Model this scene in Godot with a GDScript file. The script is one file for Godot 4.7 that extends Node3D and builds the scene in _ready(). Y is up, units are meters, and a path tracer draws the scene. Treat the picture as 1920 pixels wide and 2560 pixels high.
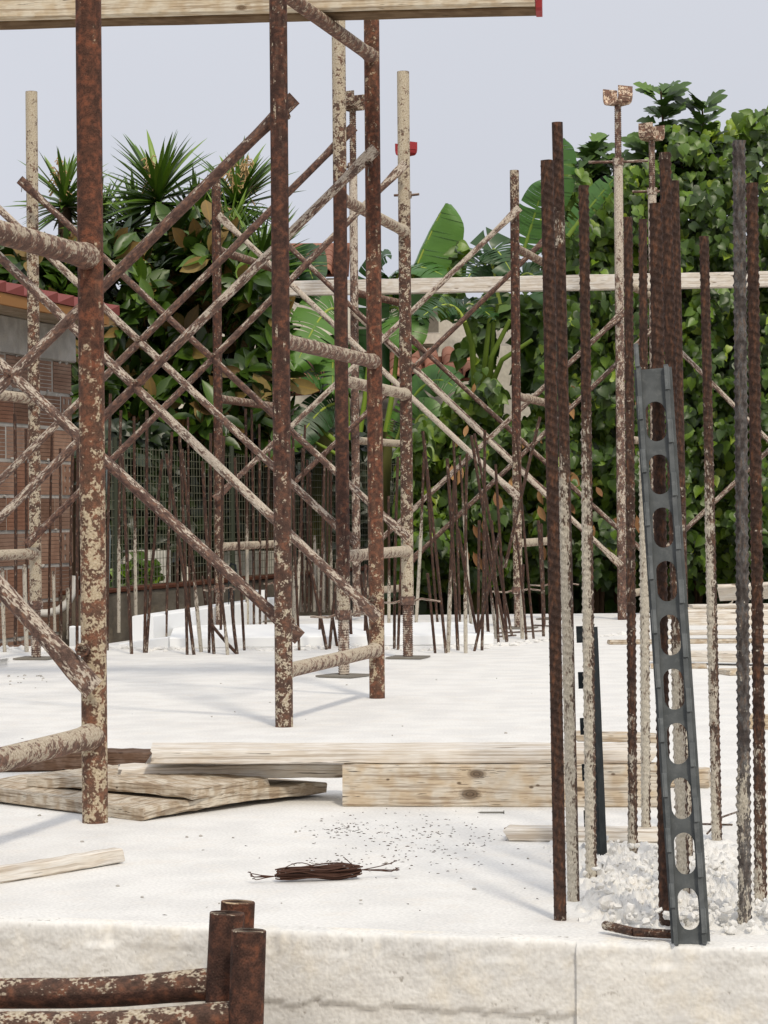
extends Node3D

# ---------------------------------------------------------------- survey of the place
# The camera stands 0.58 m above the slab, level, rolled half a degree. survey() turns a bearing
# (read off a 1920 x 2560 field sheet) and a measured distance into a point in metres.
const LENS := 5916.0
const EYE := 0.58
const ROLL := 0.0084
const FD := Vector3(0.25, 0.0, -0.968)      # the direction of the frames and of the neighbour's wall
const BD := Vector3(0.97, 0.0, 0.25)        # the direction of the slab edge

func survey(x: float, y: float, d: float) -> Vector3:
	var dx := x - 960.0
	var dy := y - 1280.0
	return Vector3((dx - ROLL * dy) / LENS * d, EYE - (dy + ROLL * dx) / LENS * d, -d)

func on_plane(x: float, y: float, h := 0.0) -> Vector3:
	var v := (y - 1280.0) + ROLL * (x - 960.0)
	return survey(x, y, (EYE - h) * LENS / v)

# ---------------------------------------------------------------- mesh buffer
class Mb:
	var v := PackedVector3Array()
	var n := PackedVector3Array()
	var t := PackedVector2Array()
	var ix := PackedInt32Array()
	func vert(p: Vector3, nn: Vector3, uv: Vector2) -> int:
		v.append(p); n.append(nn); t.append(uv)
		return v.size() - 1
	func tri(a: int, b: int, c: int):
		ix.append(a); ix.append(b); ix.append(c)
	func grid(base: int, rows: int, cols: int):
		for r in rows - 1:
			for c in cols - 1:
				var a := base + r * cols + c
				tri(a, a + 1, a + cols)
				tri(a + 1, a + cols + 1, a + cols)
	func face(p: Array, uvs := []):
		var nn: Vector3 = (p[2] - p[0]).cross(p[1] - p[0])
		if nn.length() < 1e-12:
			nn = Vector3.UP
		nn = nn.normalized()
		var b := v.size()
		for k in p.size():
			vert(p[k], nn, uvs[k] if k < uvs.size() else Vector2(p[k].x + p[k].z * 0.6, p[k].y + p[k].z))
		for k in range(1, p.size() - 1):
			tri(b, b + k, b + k + 1)
	# smooth normals from the faces for vertices from b on
	func smooth(b: int, i0: int):
		for k in range(b, v.size()):
			n[k] = Vector3.ZERO
		for k in range(i0, ix.size(), 3):
			var f := (v[ix[k + 2]] - v[ix[k]]).cross(v[ix[k + 1]] - v[ix[k]])
			for j in 3:
				n[ix[k + j]] += f
		for k in range(b, v.size()):
			n[k] = n[k].normalized() if n[k].length() > 1e-14 else Vector3.UP
	func mesh(off: Vector3) -> ArrayMesh:
		var a := []
		a.resize(Mesh.ARRAY_MAX)
		var vv := PackedVector3Array()
		vv.resize(v.size())
		for k in v.size():
			vv[k] = v[k] - off
		a[Mesh.ARRAY_VERTEX] = vv
		a[Mesh.ARRAY_NORMAL] = n
		a[Mesh.ARRAY_TEX_UV] = t
		# wind every triangle to agree with its normals
		for k in range(0, ix.size(), 3):
			var f := (v[ix[k + 2]] - v[ix[k]]).cross(v[ix[k + 1]] - v[ix[k]])
			if f.dot(n[ix[k]] + n[ix[k + 1]] + n[ix[k + 2]]) < 0:
				var h := ix[k + 1]
				ix[k + 1] = ix[k + 2]
				ix[k + 2] = h
		a[Mesh.ARRAY_INDEX] = ix
		var m := ArrayMesh.new()
		m.add_surface_from_arrays(Mesh.PRIMITIVE_TRIANGLES, a)
		return m

# ---------------------------------------------------------------- naming
var taken := {}
func numbered(called: String) -> String:
	if not taken.has(called):
		taken[called] = 0
		return called
	taken[called] += 1
	return "%s_%03d" % [called, taken[called]]

func tag(o: Node, label := "", category := "", group := "", kind := ""):
	if label != "": o.set_meta("label", label)
	if category != "": o.set_meta("category", category)
	if group != "": o.set_meta("group", group)
	if kind != "": o.set_meta("kind", kind)

func thing(called: String, at: Vector3, label: String, category: String, group := "") -> Node3D:
	var o := Node3D.new()
	o.name = numbered(called)
	add_child(o)
	o.position = at
	tag(o, label, category, group)
	return o

func origin_of(p: Node) -> Vector3:
	var s := Vector3.ZERO
	while p != self and p != null:
		s += p.position
		p = p.get_parent()
	return s

# commits a buffer (in metres of the place) as one named mesh
func build(mb: Mb, called: String, mat: Material, parent: Node = null) -> MeshInstance3D:
	var o := MeshInstance3D.new()
	if parent == null:
		o.name = numbered(called)
		add_child(o)
		var c := Vector3.ZERO
		if mb.v.size() > 0:
			c = mb.v[0]
			var hi: Vector3 = mb.v[0]
			for p in mb.v:
				c = c.min(p)
				hi = hi.max(p)
			c = Vector3((c.x + hi.x) / 2, c.y, (c.z + hi.z) / 2)
		o.position = c
		o.mesh = mb.mesh(c)
	else:
		o.name = called
		parent.add_child(o, true)
		o.mesh = mb.mesh(origin_of(parent))
	o.mesh.surface_set_material(0, mat)
	return o

# ---------------------------------------------------------------- shapes
var rng := RandomNumberGenerator.new()
func rnd(a: float, b: float) -> float:
	return rng.randf_range(a, b)

func axes(d: Vector3, hint := Vector3(0, 0, 1)) -> Array:
	var w := d.normalized()
	if absf(w.dot(hint)) > 0.98:
		hint = Vector3(1, 0, 0)
	var u := hint.cross(w).normalized()
	return [u, w.cross(u).normalized(), w]

# rings: [centre, radius_u, radius_v, coat]; one swept skin. The coat (0 bare rust .. 1 all paint)
# picks, face by face, one of the eight bands of the steel textures.
const BANDS := 8
const COAT_LEN := 0.6
func band_u(cov: float, part: float) -> float:
	return (clampf(floorf(cov * BANDS), 0, BANDS - 1) + 0.012 + 0.976 * part) / BANDS

func sweep(mb: Mb, rings0: Array, seg := 12, hint := Vector3(0, 0, 1), caps := true, u0 := 0.0):
	var big := false
	for q in rings0:
		if q[1] > 0.006: big = true
	var rings := []
	for r in rings0.size():
		rings.append(rings0[r])
		if big and r < rings0.size() - 1:
			var p: Array = rings0[r]
			var q: Array = rings0[r + 1]
			var l: float = (q[0] - p[0]).length()
			if l > 0.05 and (absf(q[3] - p[3]) > 0.02 or l > 0.09):
				var n := int(ceil(l / 0.04))
				for k in range(1, n):
					var t := float(k) / n
					rings.append([p[0].lerp(q[0], t), lerpf(p[1], q[1], t), lerpf(p[2], q[2], t), lerpf(p[3], q[3], t)])
	var nr := rings.size()
	var pos := PackedVector3Array()
	var nor := PackedVector3Array()
	var run := PackedFloat32Array()
	var along := rnd(0, 4) if big else 0.0
	for r in nr:
		var i := maxi(r - 1, 0)
		var j := mini(r + 1, nr - 1)
		var d: Vector3 = rings[j][0] - rings[i][0]
		var dl := maxf(d.length(), 1e-5)
		if r > 0: along += rings[r][0].distance_to(rings[r - 1][0]) / COAT_LEN
		run.append(along)
		var ax := axes(d, hint)
		var su: float = (rings[j][1] - rings[i][1]) / dl
		var sv: float = (rings[j][2] - rings[i][2]) / dl
		for s in seg + 1:
			var a := TAU * (float(s) / seg + u0)
			var ca := cos(a)
			var sa := sin(a)
			pos.append(rings[r][0] + ax[0] * (ca * rings[r][1]) + ax[1] * (sa * rings[r][2]))
			var q: Vector3 = ax[0] * (ca / maxf(rings[r][1], 1e-5)) + ax[1] * (sa / maxf(rings[r][2], 1e-5))
			nor.append((q.normalized() - ax[2] * clampf(su * absf(ca) + sv * absf(sa), -2.0, 2.0)).normalized())
	var w := seg + 1
	if not big:
		var b := mb.v.size()
		for r in nr:
			for s in w:
				mb.vert(pos[r * w + s], nor[r * w + s], Vector2(band_u(rings[r][3], float(s) / seg), run[r]))
		mb.grid(b, nr, w)
	else:
		for r in nr - 1:
			var cov: float = (rings[r][3] + rings[r + 1][3]) / 2
			for s in seg:
				var k := r * w + s
				var cv := clampf(cov + (rnd(-0.06, 0.06) + nor[k].y * 0.30 if cov > 0.06 else 0.0), 0.0, 0.999)
				var b := mb.v.size()
				var ua := band_u(cv, float(s) / seg)
				var ub := band_u(cv, float(s + 1) / seg)
				mb.vert(pos[k], nor[k], Vector2(ua, run[r]))
				mb.vert(pos[k + 1], nor[k + 1], Vector2(ub, run[r]))
				mb.vert(pos[k + w + 1], nor[k + w + 1], Vector2(ub, run[r + 1]))
				mb.vert(pos[k + w], nor[k + w], Vector2(ua, run[r + 1]))
				mb.tri(b, b + 1, b + 2)
				mb.tri(b, b + 2, b + 3)
	if caps:
		for e in [0, nr - 1]:
			var d: Vector3 = (rings[1][0] - rings[0][0]) if e == 0 else (rings[e][0] - rings[e - 1][0])
			var nn := d.normalized() * (-1.0 if e == 0 else 1.0)
			var uc := band_u(rings[e][3], 0.5)
			var c := mb.vert(rings[e][0], nn, Vector2(uc, run[e]))
			var s0 := mb.v.size()
			for s in w:
				var a := TAU * float(s) / seg
				mb.vert(pos[e * w + s], nn, Vector2(uc + cos(a) * 0.03, run[e] + sin(a) * 0.03))
			for s in seg:
				mb.tri(c, s0 + s, s0 + s + 1)

# a round bar or tube; stops = [[t, texture_v], ...]
func tube(mb: Mb, a: Vector3, b: Vector3, r: float, seg := 14, stops := [[0.0, 0.0], [1.0, 0.3]], caps := true, r2 := -1.0, u0 := 0.0):
	if r2 < 0: r2 = r
	var rings := []
	for s in stops:
		var rr: float = lerp(r, r2, s[0])
		rings.append([a.lerp(b, s[0]), rr, rr, s[1]])
	sweep(mb, rings, seg, Vector3(0, 0, 1), caps, u0)

# an open pipe end: rim and dark bore
func pipe_end(mb: Mb, at: Vector3, out: Vector3, r: float, deep := 0.05, v := 0.1):
	var w := out.normalized()
	var ri := r * 0.86
	sweep(mb, [[at, r, r, v], [at + w * 0.0015, r * 0.97, r * 0.97, v + 0.005], [at + w * 0.0015, ri * 1.02, ri * 1.02, v + 0.01], [at, ri, ri, v + 0.015], [at - w * deep, ri, ri, v + 0.03]], 18, Vector3(0, 0, 1), false)
	var b := mb.v.size()
	var ax := axes(w)
	var c := mb.vert(at - w * deep, w, Vector2(0, v))
	for s in 15:
		mb.vert(at - w * deep + (ax[0] * cos(TAU * s / 14) + ax[1] * sin(TAU * s / 14)) * ri, w, Vector2(0.1, v))
	for s in 14:
		mb.tri(c, b + 1 + s, b + 2 + s)

# a threaded rod
func screw(mb: Mb, a: Vector3, b: Vector3, r: float, pitch := 0.009, v0 := 0.1, v1 := 0.4):
	var l := (b - a).length()
	var count := int(l / pitch)
	var rings := []
	for k in count:
		for j in 3:
			var t: float = (k + [0.0, 0.3, 0.65][j]) / count
			var rr: float = r * [0.88, 1.0, 0.98][j]
			rings.append([a.lerp(b, t), rr, rr, lerpf(v0, v1, t)])
	rings.append([b, r * 0.88, r * 0.88, v1])
	sweep(mb, rings, 12)

# a board or beam from a to b: bevelled, a little uneven, ends ragged or sawn
func board(mb: Mb, a: Vector3, b: Vector3, w: float, h: float, up := Vector3.UP, seg := 10, uneven := 0.001, ragged := 0.0, bevel := 0.002, tv := 0.0, warp := 0.0):
	var d := (b - a).normalized()
	var side := d.cross(up).normalized()
	var top := side.cross(d).normalized()
	var l := (b - a).length()
	var bw := w / 2 - bevel
	var bh := h / 2 - bevel
	var prof := [[-bw, -h / 2], [bw, -h / 2], [w / 2, -bh], [w / 2, bh], [bw, h / 2], [-bw, h / 2], [-w / 2, bh], [-w / 2, -bh]]
	var rings := []
	for k in seg + 1:
		var t := float(k) / seg
		var ring := []
		for j in 8:
			var q: Vector3 = a.lerp(b, t) + side * (prof[j][0] + rnd(-uneven, uneven)) + top * (prof[j][1] + rnd(-uneven, uneven))
			if warp != 0.0:
				q += top * (warp * (sin(PI * t) + prof[j][0] / w * (t - 0.5) * 1.6))
			if ragged > 0 and (k == 0 or k == seg):
				q += d * rnd(-ragged, ragged)
			ring.append(q)
		rings.append(ring)
	var per := 0.0
	for j in 8:
		var j2 := (j + 1) % 8
		var wd := Vector2(prof[j2][0] - prof[j][0], prof[j2][1] - prof[j][1]).length()
		var base := mb.v.size()
		var i0 := mb.ix.size()
		for k in seg + 1:
			var vv := tv + l * k / seg
			mb.vert(rings[k][j], Vector3.UP, Vector2(per, vv))
			mb.vert(rings[k][j2], Vector3.UP, Vector2(per + wd, vv))
		mb.grid(base, seg + 1, 2)
		mb.smooth(base, i0)
		var mid: Vector3 = (mb.v[base] + mb.v[base + 1]) / 2 - a
		if mid.dot(mb.n[base]) < 0:
			for k in range(base, mb.v.size()): mb.n[k] = -mb.n[k]
		per += wd
	for e in [0, seg]:
		var nn := d * (-1.0 if e == 0 else 1.0)
		var c := mb.vert((a if e == 0 else b), nn, Vector2(0.03, tv))
		var s0 := mb.v.size()
		for j in 9:
			var q: Vector3 = rings[e][j % 8]
			mb.vert(q, nn, Vector2(0.03 + (q - a).dot(top) * 0.8, tv + (q - a).dot(side)))
		for j in 8:
			mb.tri(c, s0 + j, s0 + j + 1)

# a box given by centre, half sizes and axes
func box(mb: Mb, c: Vector3, hx: Vector3, hy: Vector3, hz: Vector3, coat := 0.55):
	for f in [[hx, hy, hz], [-hx, hz, hy], [hy, hz, hx], [-hy, hx, hz], [hz, hx, hy], [-hz, hy, hx]]:
		var o: Vector3 = c + f[0]
		var nn: Vector3 = f[0].normalized()
		var b := mb.v.size()
		var lu: float = f[1].length()
		var lv: float = f[2].length()
		var ua := band_u(coat, clampf(0.5 - lu / 0.15, 0.0, 1.0))
		var ub := band_u(coat, clampf(0.5 + lu / 0.15, 0.0, 1.0))
		var va := (c.x + c.y) * 3.0 - lv / COAT_LEN
		var vb := (c.x + c.y) * 3.0 + lv / COAT_LEN
		mb.vert(o - f[1] - f[2], nn, Vector2(ua, va))
		mb.vert(o + f[1] - f[2], nn, Vector2(ub, va))
		mb.vert(o + f[1] + f[2], nn, Vector2(ub, vb))
		mb.vert(o - f[1] + f[2], nn, Vector2(ua, vb))
		mb.tri(b, b + 1, b + 2)
		mb.tri(b, b + 2, b + 3)

# a ribbed bar; crust(t) in 0..1 says how much cement clings to it, most on the weather side
var lump := FastNoiseLite.new()
func ribbed(mb: Mb, a: Vector3, b: Vector3, r: float, v0: float, stops: Array, pitch := 0.0105, seg := 14, turn := 0.0, side := 0.0):
	var l := (b - a).length()
	var rows := int(l / pitch * 6.0)
	var ax := axes(b - a)
	var pos := PackedVector3Array()
	var cvs := PackedFloat32Array()
	var weather := Vector3(-0.95, 0, 0.3)
	for k in rows + 1:
		var t := float(k) / rows
		var c := a.lerp(b, t)
		var cov := v0
		for j in stops.size() - 1:
			if t >= stops[j][0] and t <= stops[j + 1][0]:
				cov = lerpf(stops[j][1], stops[j + 1][1], (t - stops[j][0]) / maxf(stops[j + 1][0] - stops[j][0], 1e-5))
		var s := t * l
		for g in seg + 1:
			var th := TAU * g / seg
			var half := fposmod(th, PI) / PI
			var ph := fposmod(s / pitch + half * 1.15 + (0.35 if th > PI else 0.0), 1.0)
			var rib := smoothstep(0.0, 1.0, maxf(0.0, 1.0 - absf(ph - 0.5) * 3.4)) * pow(maxf(sin(half * PI), 0.0), 0.5)
			var lon := 1.0 if g % (seg / 2) == 0 else 0.0
			var rr := r * 0.90 + rib * r * 0.23 + lon * r * 0.10
			var q: Vector3 = ax[0] * cos(th + turn) + ax[1] * sin(th + turn)
			var cv := cov
			if cov > 0.08 and side > 0.0:
				cv = clampf(cov + side * smoothstep(0.10, 0.45, cov) * q.dot(weather) + lump.get_noise_3dv(c * 40.0) * 0.25, 0.02, 0.97)
			if cv > 0.3:
				var lm := lump.get_noise_3dv((c + q * r) * 420.0) * 0.45 + lump.get_noise_3dv((c + q * r) * 120.0)
				rr += maxf(0.0, (cv - 0.3) * 0.9 + lm * 0.55) * r * 0.34
			pos.append(c + q * rr)
			cvs.append(cv)
	var w := seg + 1
	var nor := PackedVector3Array()
	for k in rows + 1:
		var c := a.lerp(b, float(k) / rows)
		for g in w:
			var g0 := g - 1 if g > 0 else seg - 1
			var g1 := g + 1 if g < seg else 1
			var du := pos[k * w + g1] - pos[k * w + g0]
			var dv := pos[mini(k + 1, rows) * w + g] - pos[maxi(k - 1, 0) * w + g]
			var nn := du.cross(dv).normalized()
			nor.append(nn if nn.dot(pos[k * w + g] - c) > 0 else -nn)
	for k in rows:
		var va := l * k / rows / COAT_LEN + v0 * 7.0
		var vb := l * (k + 1) / rows / COAT_LEN + v0 * 7.0
		for g in seg:
			var i := k * w + g
			var cv := cvs[i] + (rnd(-0.06, 0.06) if cvs[i] > 0.07 else 0.0)
			var b0 := mb.v.size()
			var ua := band_u(clampf(cv, 0, 0.999), float(g) / seg)
			var ub := band_u(clampf(cv, 0, 0.999), float(g + 1) / seg)
			mb.vert(pos[i], nor[i], Vector2(ua, va))
			mb.vert(pos[i + 1], nor[i + 1], Vector2(ub, va))
			mb.vert(pos[i + w + 1], nor[i + w + 1], Vector2(ub, vb))
			mb.vert(pos[i + w], nor[i + w], Vector2(ua, vb))
			mb.tri(b0, b0 + 1, b0 + 2)
			mb.tri(b0, b0 + 2, b0 + 3)
	for e in [0, rows]:
		var nn := (b - a).normalized() * (-1.0 if e == 0 else 1.0)
		var cc := mb.vert((a if e == 0 else b), nn, Vector2(0.05, 0.05))
		var s0 := mb.v.size()
		for g in w:
			mb.vert(pos[e * w + g], nn, Vector2(0.05 + 0.02 * cos(g), 0.05 + 0.02 * sin(g)))
		for g in seg:
			mb.tri(cc, s0 + g, s0 + g + 1)

# ---------------------------------------------------------------- textures
func noise_bytes(w: int, h: int, freq: float, sd: int, oct := 4, kind := FastNoiseLite.TYPE_SIMPLEX_SMOOTH) -> PackedByteArray:
	var f := FastNoiseLite.new()
	f.noise_type = kind
	f.seed = sd
	f.frequency = freq
	f.fractal_octaves = oct
	f.fractal_type = FastNoiseLite.FRACTAL_FBM if oct > 1 else FastNoiseLite.FRACTAL_NONE
	var im := f.get_seamless_image(w, h)
	im.convert(Image.FORMAT_L8)
	return im.get_data()

func drawn_out(w: int, h: int, freq: float, sd: int, oct: int, long: int) -> PackedByteArray:
	var im := Image.create_from_data(w, h / long, false, Image.FORMAT_L8, noise_bytes(w, h / long, freq, sd, oct))
	im.resize(w, h, Image.INTERPOLATE_CUBIC)
	return im.get_data()

func tex(w: int, h: int, d: PackedByteArray) -> ImageTexture:
	var im := Image.create_from_data(w, h, false, Image.FORMAT_RGB8, d)
	im.generate_mipmaps()
	return ImageTexture.create_from_image(im)

func bump(w: int, h: int, d: PackedByteArray, strength: float) -> ImageTexture:
	var im := Image.create_from_data(w, h, false, Image.FORMAT_L8, d)
	im.convert(Image.FORMAT_RGBA8)
	im.bump_map_to_normal_map(strength)
	im.generate_mipmaps()
	return ImageTexture.create_from_image(im)

func put(d: PackedByteArray, k: int, c: Color):
	d[k] = clampi(int(c.r * 255), 0, 255)
	d[k + 1] = clampi(int(c.g * 255), 0, 255)
	d[k + 2] = clampi(int(c.b * 255), 0, 255)

# old steel, eight bands side by side: the same rust, ever more paint and cement left on it
func coat_material(sd: int, pal: Array, skew := 0.0, rough := 0.8, long := 1) -> StandardMaterial3D:
	var w := 128
	var h := 512
	var n1 := drawn_out(w, h, 0.026, sd, 3, long)
	var n2 := drawn_out(w, h, 0.17, sd + 1, 3, long)
	var n6 := drawn_out(w, h, 0.075, sd + 5, 4, long)
	var n3 := noise_bytes(w, h, 0.030, sd + 2, 4)
	var n4 := noise_bytes(w, h, 0.30, sd + 3, 2)
	var n5 := noise_bytes(w, h, 0.07, sd + 4, 3)
	# paint loss field, spread evenly over 0..1
	var p := PackedFloat32Array()
	p.resize(w * h)
	var hist := PackedInt32Array()
	hist.resize(512)
	for y in h:
		for x in w:
			var xs := posmod(x + int(y * skew), w)
			var q := (n1[y * w + xs] * 0.36 + n6[y * w + xs] * 0.27 + n2[y * w + xs] * 0.24 + n4[y * w + x] * 0.13) / 255.0
			p[y * w + x] = q
			hist[clampi(int(q * 511), 0, 511)] += 1
	var cdf := PackedFloat32Array()
	var sum := 0.0
	for k in 512:
		sum += hist[k]
		cdf.append(sum / (w * h))
	var levels := [0.0, 0.08, 0.20, 0.34, 0.48, 0.64, 0.80, 0.955]
	var d := PackedByteArray()
	d.resize(w * h * 3 * BANDS)
	var hb := PackedByteArray()
	hb.resize(w * h * BANDS)
	var fleck_at := 0.80
	for y in h:
		for x in w:
			var k := y * w + x
			var b := n2[k] / 255.0
			var c := n3[k] / 255.0
			var s := n4[k] / 255.0
			var g := n5[k] / 255.0
			var e := cdf[clampi(int(p[k] * 511), 0, 511)]
			var fleck: float = clampf((s * 0.72 + b * 0.28 - fleck_at) * 22.0, 0.0, 1.0) * pal[5]
			var rc: Color = pal[0].lerp(pal[1], clampf((c - 0.32) * 2.4, 0, 1))
			rc = rc.lerp(pal[2], clampf((g * 0.6 + c * 0.5 - 0.58) * 3.2, 0, 1) * 0.75)
			rc = rc * (0.80 + 0.30 * smoothstep(0.25, 0.6, s * 0.5 + g * 0.5)) * (1.0 - 0.38 * smoothstep(0.62, 0.8, b * 0.55 + s * 0.45))
			var cc: Color = pal[3].lerp(pal[4], clampf(b * 1.7 - 0.45, 0, 1)) * (0.86 + 0.22 * s)
			for n in BANDS:
				var m := clampf((levels[n] - e) * 6.5 + 0.5, 0.0, 1.0) * (0.93 if n < 7 else 1.0) if n > 0 else 0.0
				var col := rc
				if n > 0: col = rc.lerp(cc, 0.05 + 0.03 * n)
				if m > 0.02 and m < 0.4: col = col * 0.88
				var o := (y * BANDS + n) * w + x
				put(d, o * 3, col.lerp(cc, maxf(m, fleck)))
				hb[o] = clampi(int(90 + m * 85 + (s - 0.5) * 75 + fleck * 50 + (b - 0.5) * 45), 0, 255)
	var mt := StandardMaterial3D.new()
	mt.albedo_texture = tex(w * BANDS, h, d)
	mt.roughness = rough
	mt.metallic_specular = 0.35
	mt.normal_enabled = true
	mt.normal_texture = bump(w * BANDS, h, hb, 2.5)
	mt.normal_scale = 0.8
	return mt

# sawn timber: u across the grain (1 = scale metres), v along it
func wood_material(sd: int, light: Color, mid: Color, dark: Color, across: float, along: float, knots := 5, rough := 0.85, set_knots := []) -> StandardMaterial3D:
	var w := 256
	var h := 1024
	var g1 := drawn_out(w, h, 0.085, sd, 5, 32)
	var g2 := drawn_out(w, h, 0.22, sd + 1, 2, 16)
	var bl := noise_bytes(w, h, 0.012, sd + 2, 3)
	var r := RandomNumberGenerator.new()
	r.seed = sd
	var kn := []
	for k in knots:
		kn.append(Vector3(r.randf() * w, r.randf() * h, r.randf_range(3, 9)))
	for q in set_knots: kn.append(Vector3(q[0] * w, q[1] * h, q[2]))
	var d := PackedByteArray()
	d.resize(w * h * 3)
	var hb := PackedByteArray()
	hb.resize(w * h)
	for y in h:
		for x in w:
			var sx := x
			var near := 9.0
			for q in kn:
				var dx: float = x - q.x
				var dy: float = (y - q.y) * 0.55
				var ds: float = sqrt(dx * dx + dy * dy) / q.z
				if ds < 4.0:
					near = minf(near, ds)
					sx += int(signf(dx) * -q.z * 0.8 * exp(-ds * 0.8))
			sx = posmod(sx, w)
			var a := g1[y * w + sx] / 255.0
			var b := g2[y * w + sx] / 255.0
			var e := bl[y * w + x] / 255.0
			var c := light.lerp(mid, clampf((e - 0.34) * 2.6, 0, 1))
			var line := smoothstep(0.48, 0.76, a) * 0.42 + smoothstep(0.58, 0.80, b) * 0.30
			c = c.lerp(dark, line)
			c = c * (0.92 + 0.14 * b)
			var crack := clampf((0.24 - b * 0.45 - a * 0.55) * 16.0, 0, 1)
			c = c.lerp(dark * 0.45, crack * 0.85)
			if near < 1.6:
				c = c.lerp(dark * (0.55 + 0.4 * absf(sin(near * 7.0))), clampf(1.5 - near, 0, 0.8))
			put(d, (y * w + x) * 3, c)
			hb[y * w + x] = clampi(int(150 - (a - 0.5) * 90 - crack * 90 + (b - 0.5) * 30), 0, 255)
	var mt := StandardMaterial3D.new()
	mt.albedo_texture = tex(w, h, d)
	mt.roughness = rough
	mt.metallic_specular = 0.25
	mt.normal_enabled = true
	mt.normal_texture = bump(w, h, hb, 3.0)
	mt.normal_scale = 0.9
	mt.uv1_scale = Vector3(1.0 / across, 1.0 / along, 1)
	return mt

# mortar, plaster, concrete: laid over the surface in the place's own axes
func mineral_material(sd: int, cols: Array, size: float, spots: float, strength: float, side := 512) -> StandardMaterial3D:
	var n1 := noise_bytes(side, side, 0.006, sd, 5)
	var n2 := noise_bytes(side, side, 0.05, sd + 1, 4)
	var n3 := noise_bytes(side, side, 0.17, sd + 2, 3)
	var n4 := noise_bytes(side, side, 0.010, sd + 3, 5)
	var d := PackedByteArray()
	d.resize(side * side * 3)
	var hb := PackedByteArray()
	hb.resize(side * side)
	for k in side * side:
		var a := n1[k] / 255.0
		var b := n2[k] / 255.0
		var s := n3[k] / 255.0
		var e := n4[k] / 255.0
		var c: Color = cols[0].lerp(cols[1], clampf((a - 0.3) * 2.4, 0, 1))
		c = c.lerp(cols[2], clampf((e * 0.75 + b * 0.25 - 0.56) * 4.0, 0, 1) * 0.7)
		c = c * (0.93 + 0.12 * s)
		var pit := clampf((0.20 - s * 0.4 - b * 0.4 - e * 0.2 + spots * 0.12) * 10.0, 0, 1) * spots
		c = c.lerp(cols[3], pit)
		put(d, k * 3, c)
		hb[k] = clampi(int(150 + (b - 0.5) * 110 + (s - 0.5) * 70 - pit * 90), 0, 255)
	var mt := StandardMaterial3D.new()
	mt.albedo_texture = tex(side, side, d)
	mt.roughness = 0.93
	mt.metallic_specular = 0.2
	mt.normal_enabled = true
	mt.normal_texture = bump(side, side, hb, strength)
	mt.uv1_triplanar = true
	mt.uv1_world_triplanar = true
	mt.uv1_scale = Vector3.ONE / size
	return mt

func plain(c: Color, rough := 0.8, spec := 0.3) -> StandardMaterial3D:
	var m := StandardMaterial3D.new()
	m.albedo_color = c
	m.roughness = rough
	m.metallic_specular = spec
	return m

# ---------------------------------------------------------------- the place
var M := {}

func _ready():
	var cam := Camera3D.new()
	cam.name = "camera"
	add_child(cam)
	cam.position = Vector3(0, EYE, 0)
	cam.rotation = Vector3(0, 0, -ROLL)
	cam.fov = rad_to_deg(2.0 * atan(1280.0 / LENS))
	cam.near = 0.1
	cam.far = 600.0
	cam.current = true
	var we := WorldEnvironment.new()
	we.name = "daylight"
	add_child(we)
	var env := Environment.new()
	we.environment = env
	env.background_mode = Environment.BG_SKY
	var sky := Sky.new()
	var sm := ProceduralSkyMaterial.new()
	sm.sky_horizon_color = Color(0.765, 0.78, 0.82)
	sm.sky_top_color = Color(0.95, 0.955, 0.975)
	sm.sky_curve = 0.6
	sm.ground_horizon_color = Color(0.62, 0.62, 0.62)
	sm.ground_bottom_color = Color(0.45, 0.43, 0.40)
	sm.energy_multiplier = 1.06
	sm.sun_angle_max = 1.0
	# thin high cloud: faint, wide patches of brighter haze
	var cl := FastNoiseLite.new()
	cl.seed = 19
	cl.frequency = 0.012
	cl.fractal_octaves = 4
	var ci := cl.get_seamless_image(512, 256)
	ci.convert(Image.FORMAT_RGBA8)
	var cd := ci.get_data()
	for k in range(0, cd.size(), 4):
		var q := int(smoothstep(70.0, 230.0, cd[k]) * 26.0)
		cd[k] = 250
		cd[k + 1] = 250
		cd[k + 2] = 255
		cd[k + 3] = q
	sm.sky_cover = ImageTexture.create_from_image(Image.create_from_data(512, 256, false, Image.FORMAT_RGBA8, cd))
	sky.sky_material = sm
	env.sky = sky
	env.tonemap_mode = Environment.TONE_MAPPER_LINEAR
	env.tonemap_exposure = 1.0
	env.sdfgi_enabled = true
	env.ssao_enabled = true
	env.ssil_enabled = true
	var sun := DirectionalLight3D.new()
	sun.name = "sun"
	add_child(sun)
	sun.light_color = Color(1.0, 0.955, 0.88)
	sun.light_energy = 0.6
	sun.light_angular_distance = 6.0
	sun.shadow_enabled = true
	sun.look_at_from_position(Vector3.ZERO, Vector3(-0.20, -0.74, -0.66))

	rng.seed = 4711
	lump.seed = 5
	lump.frequency = 1.0
	materials()
	ground_and_slab()
	neighbour_wall()
	fence_and_plinth()
	houses()
	frames()
	braces()
	timbers()
	starter_bars()
	column_bars()
	spacers()
	boards()
	small_things()
	stacked_frames()
	garden()

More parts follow.
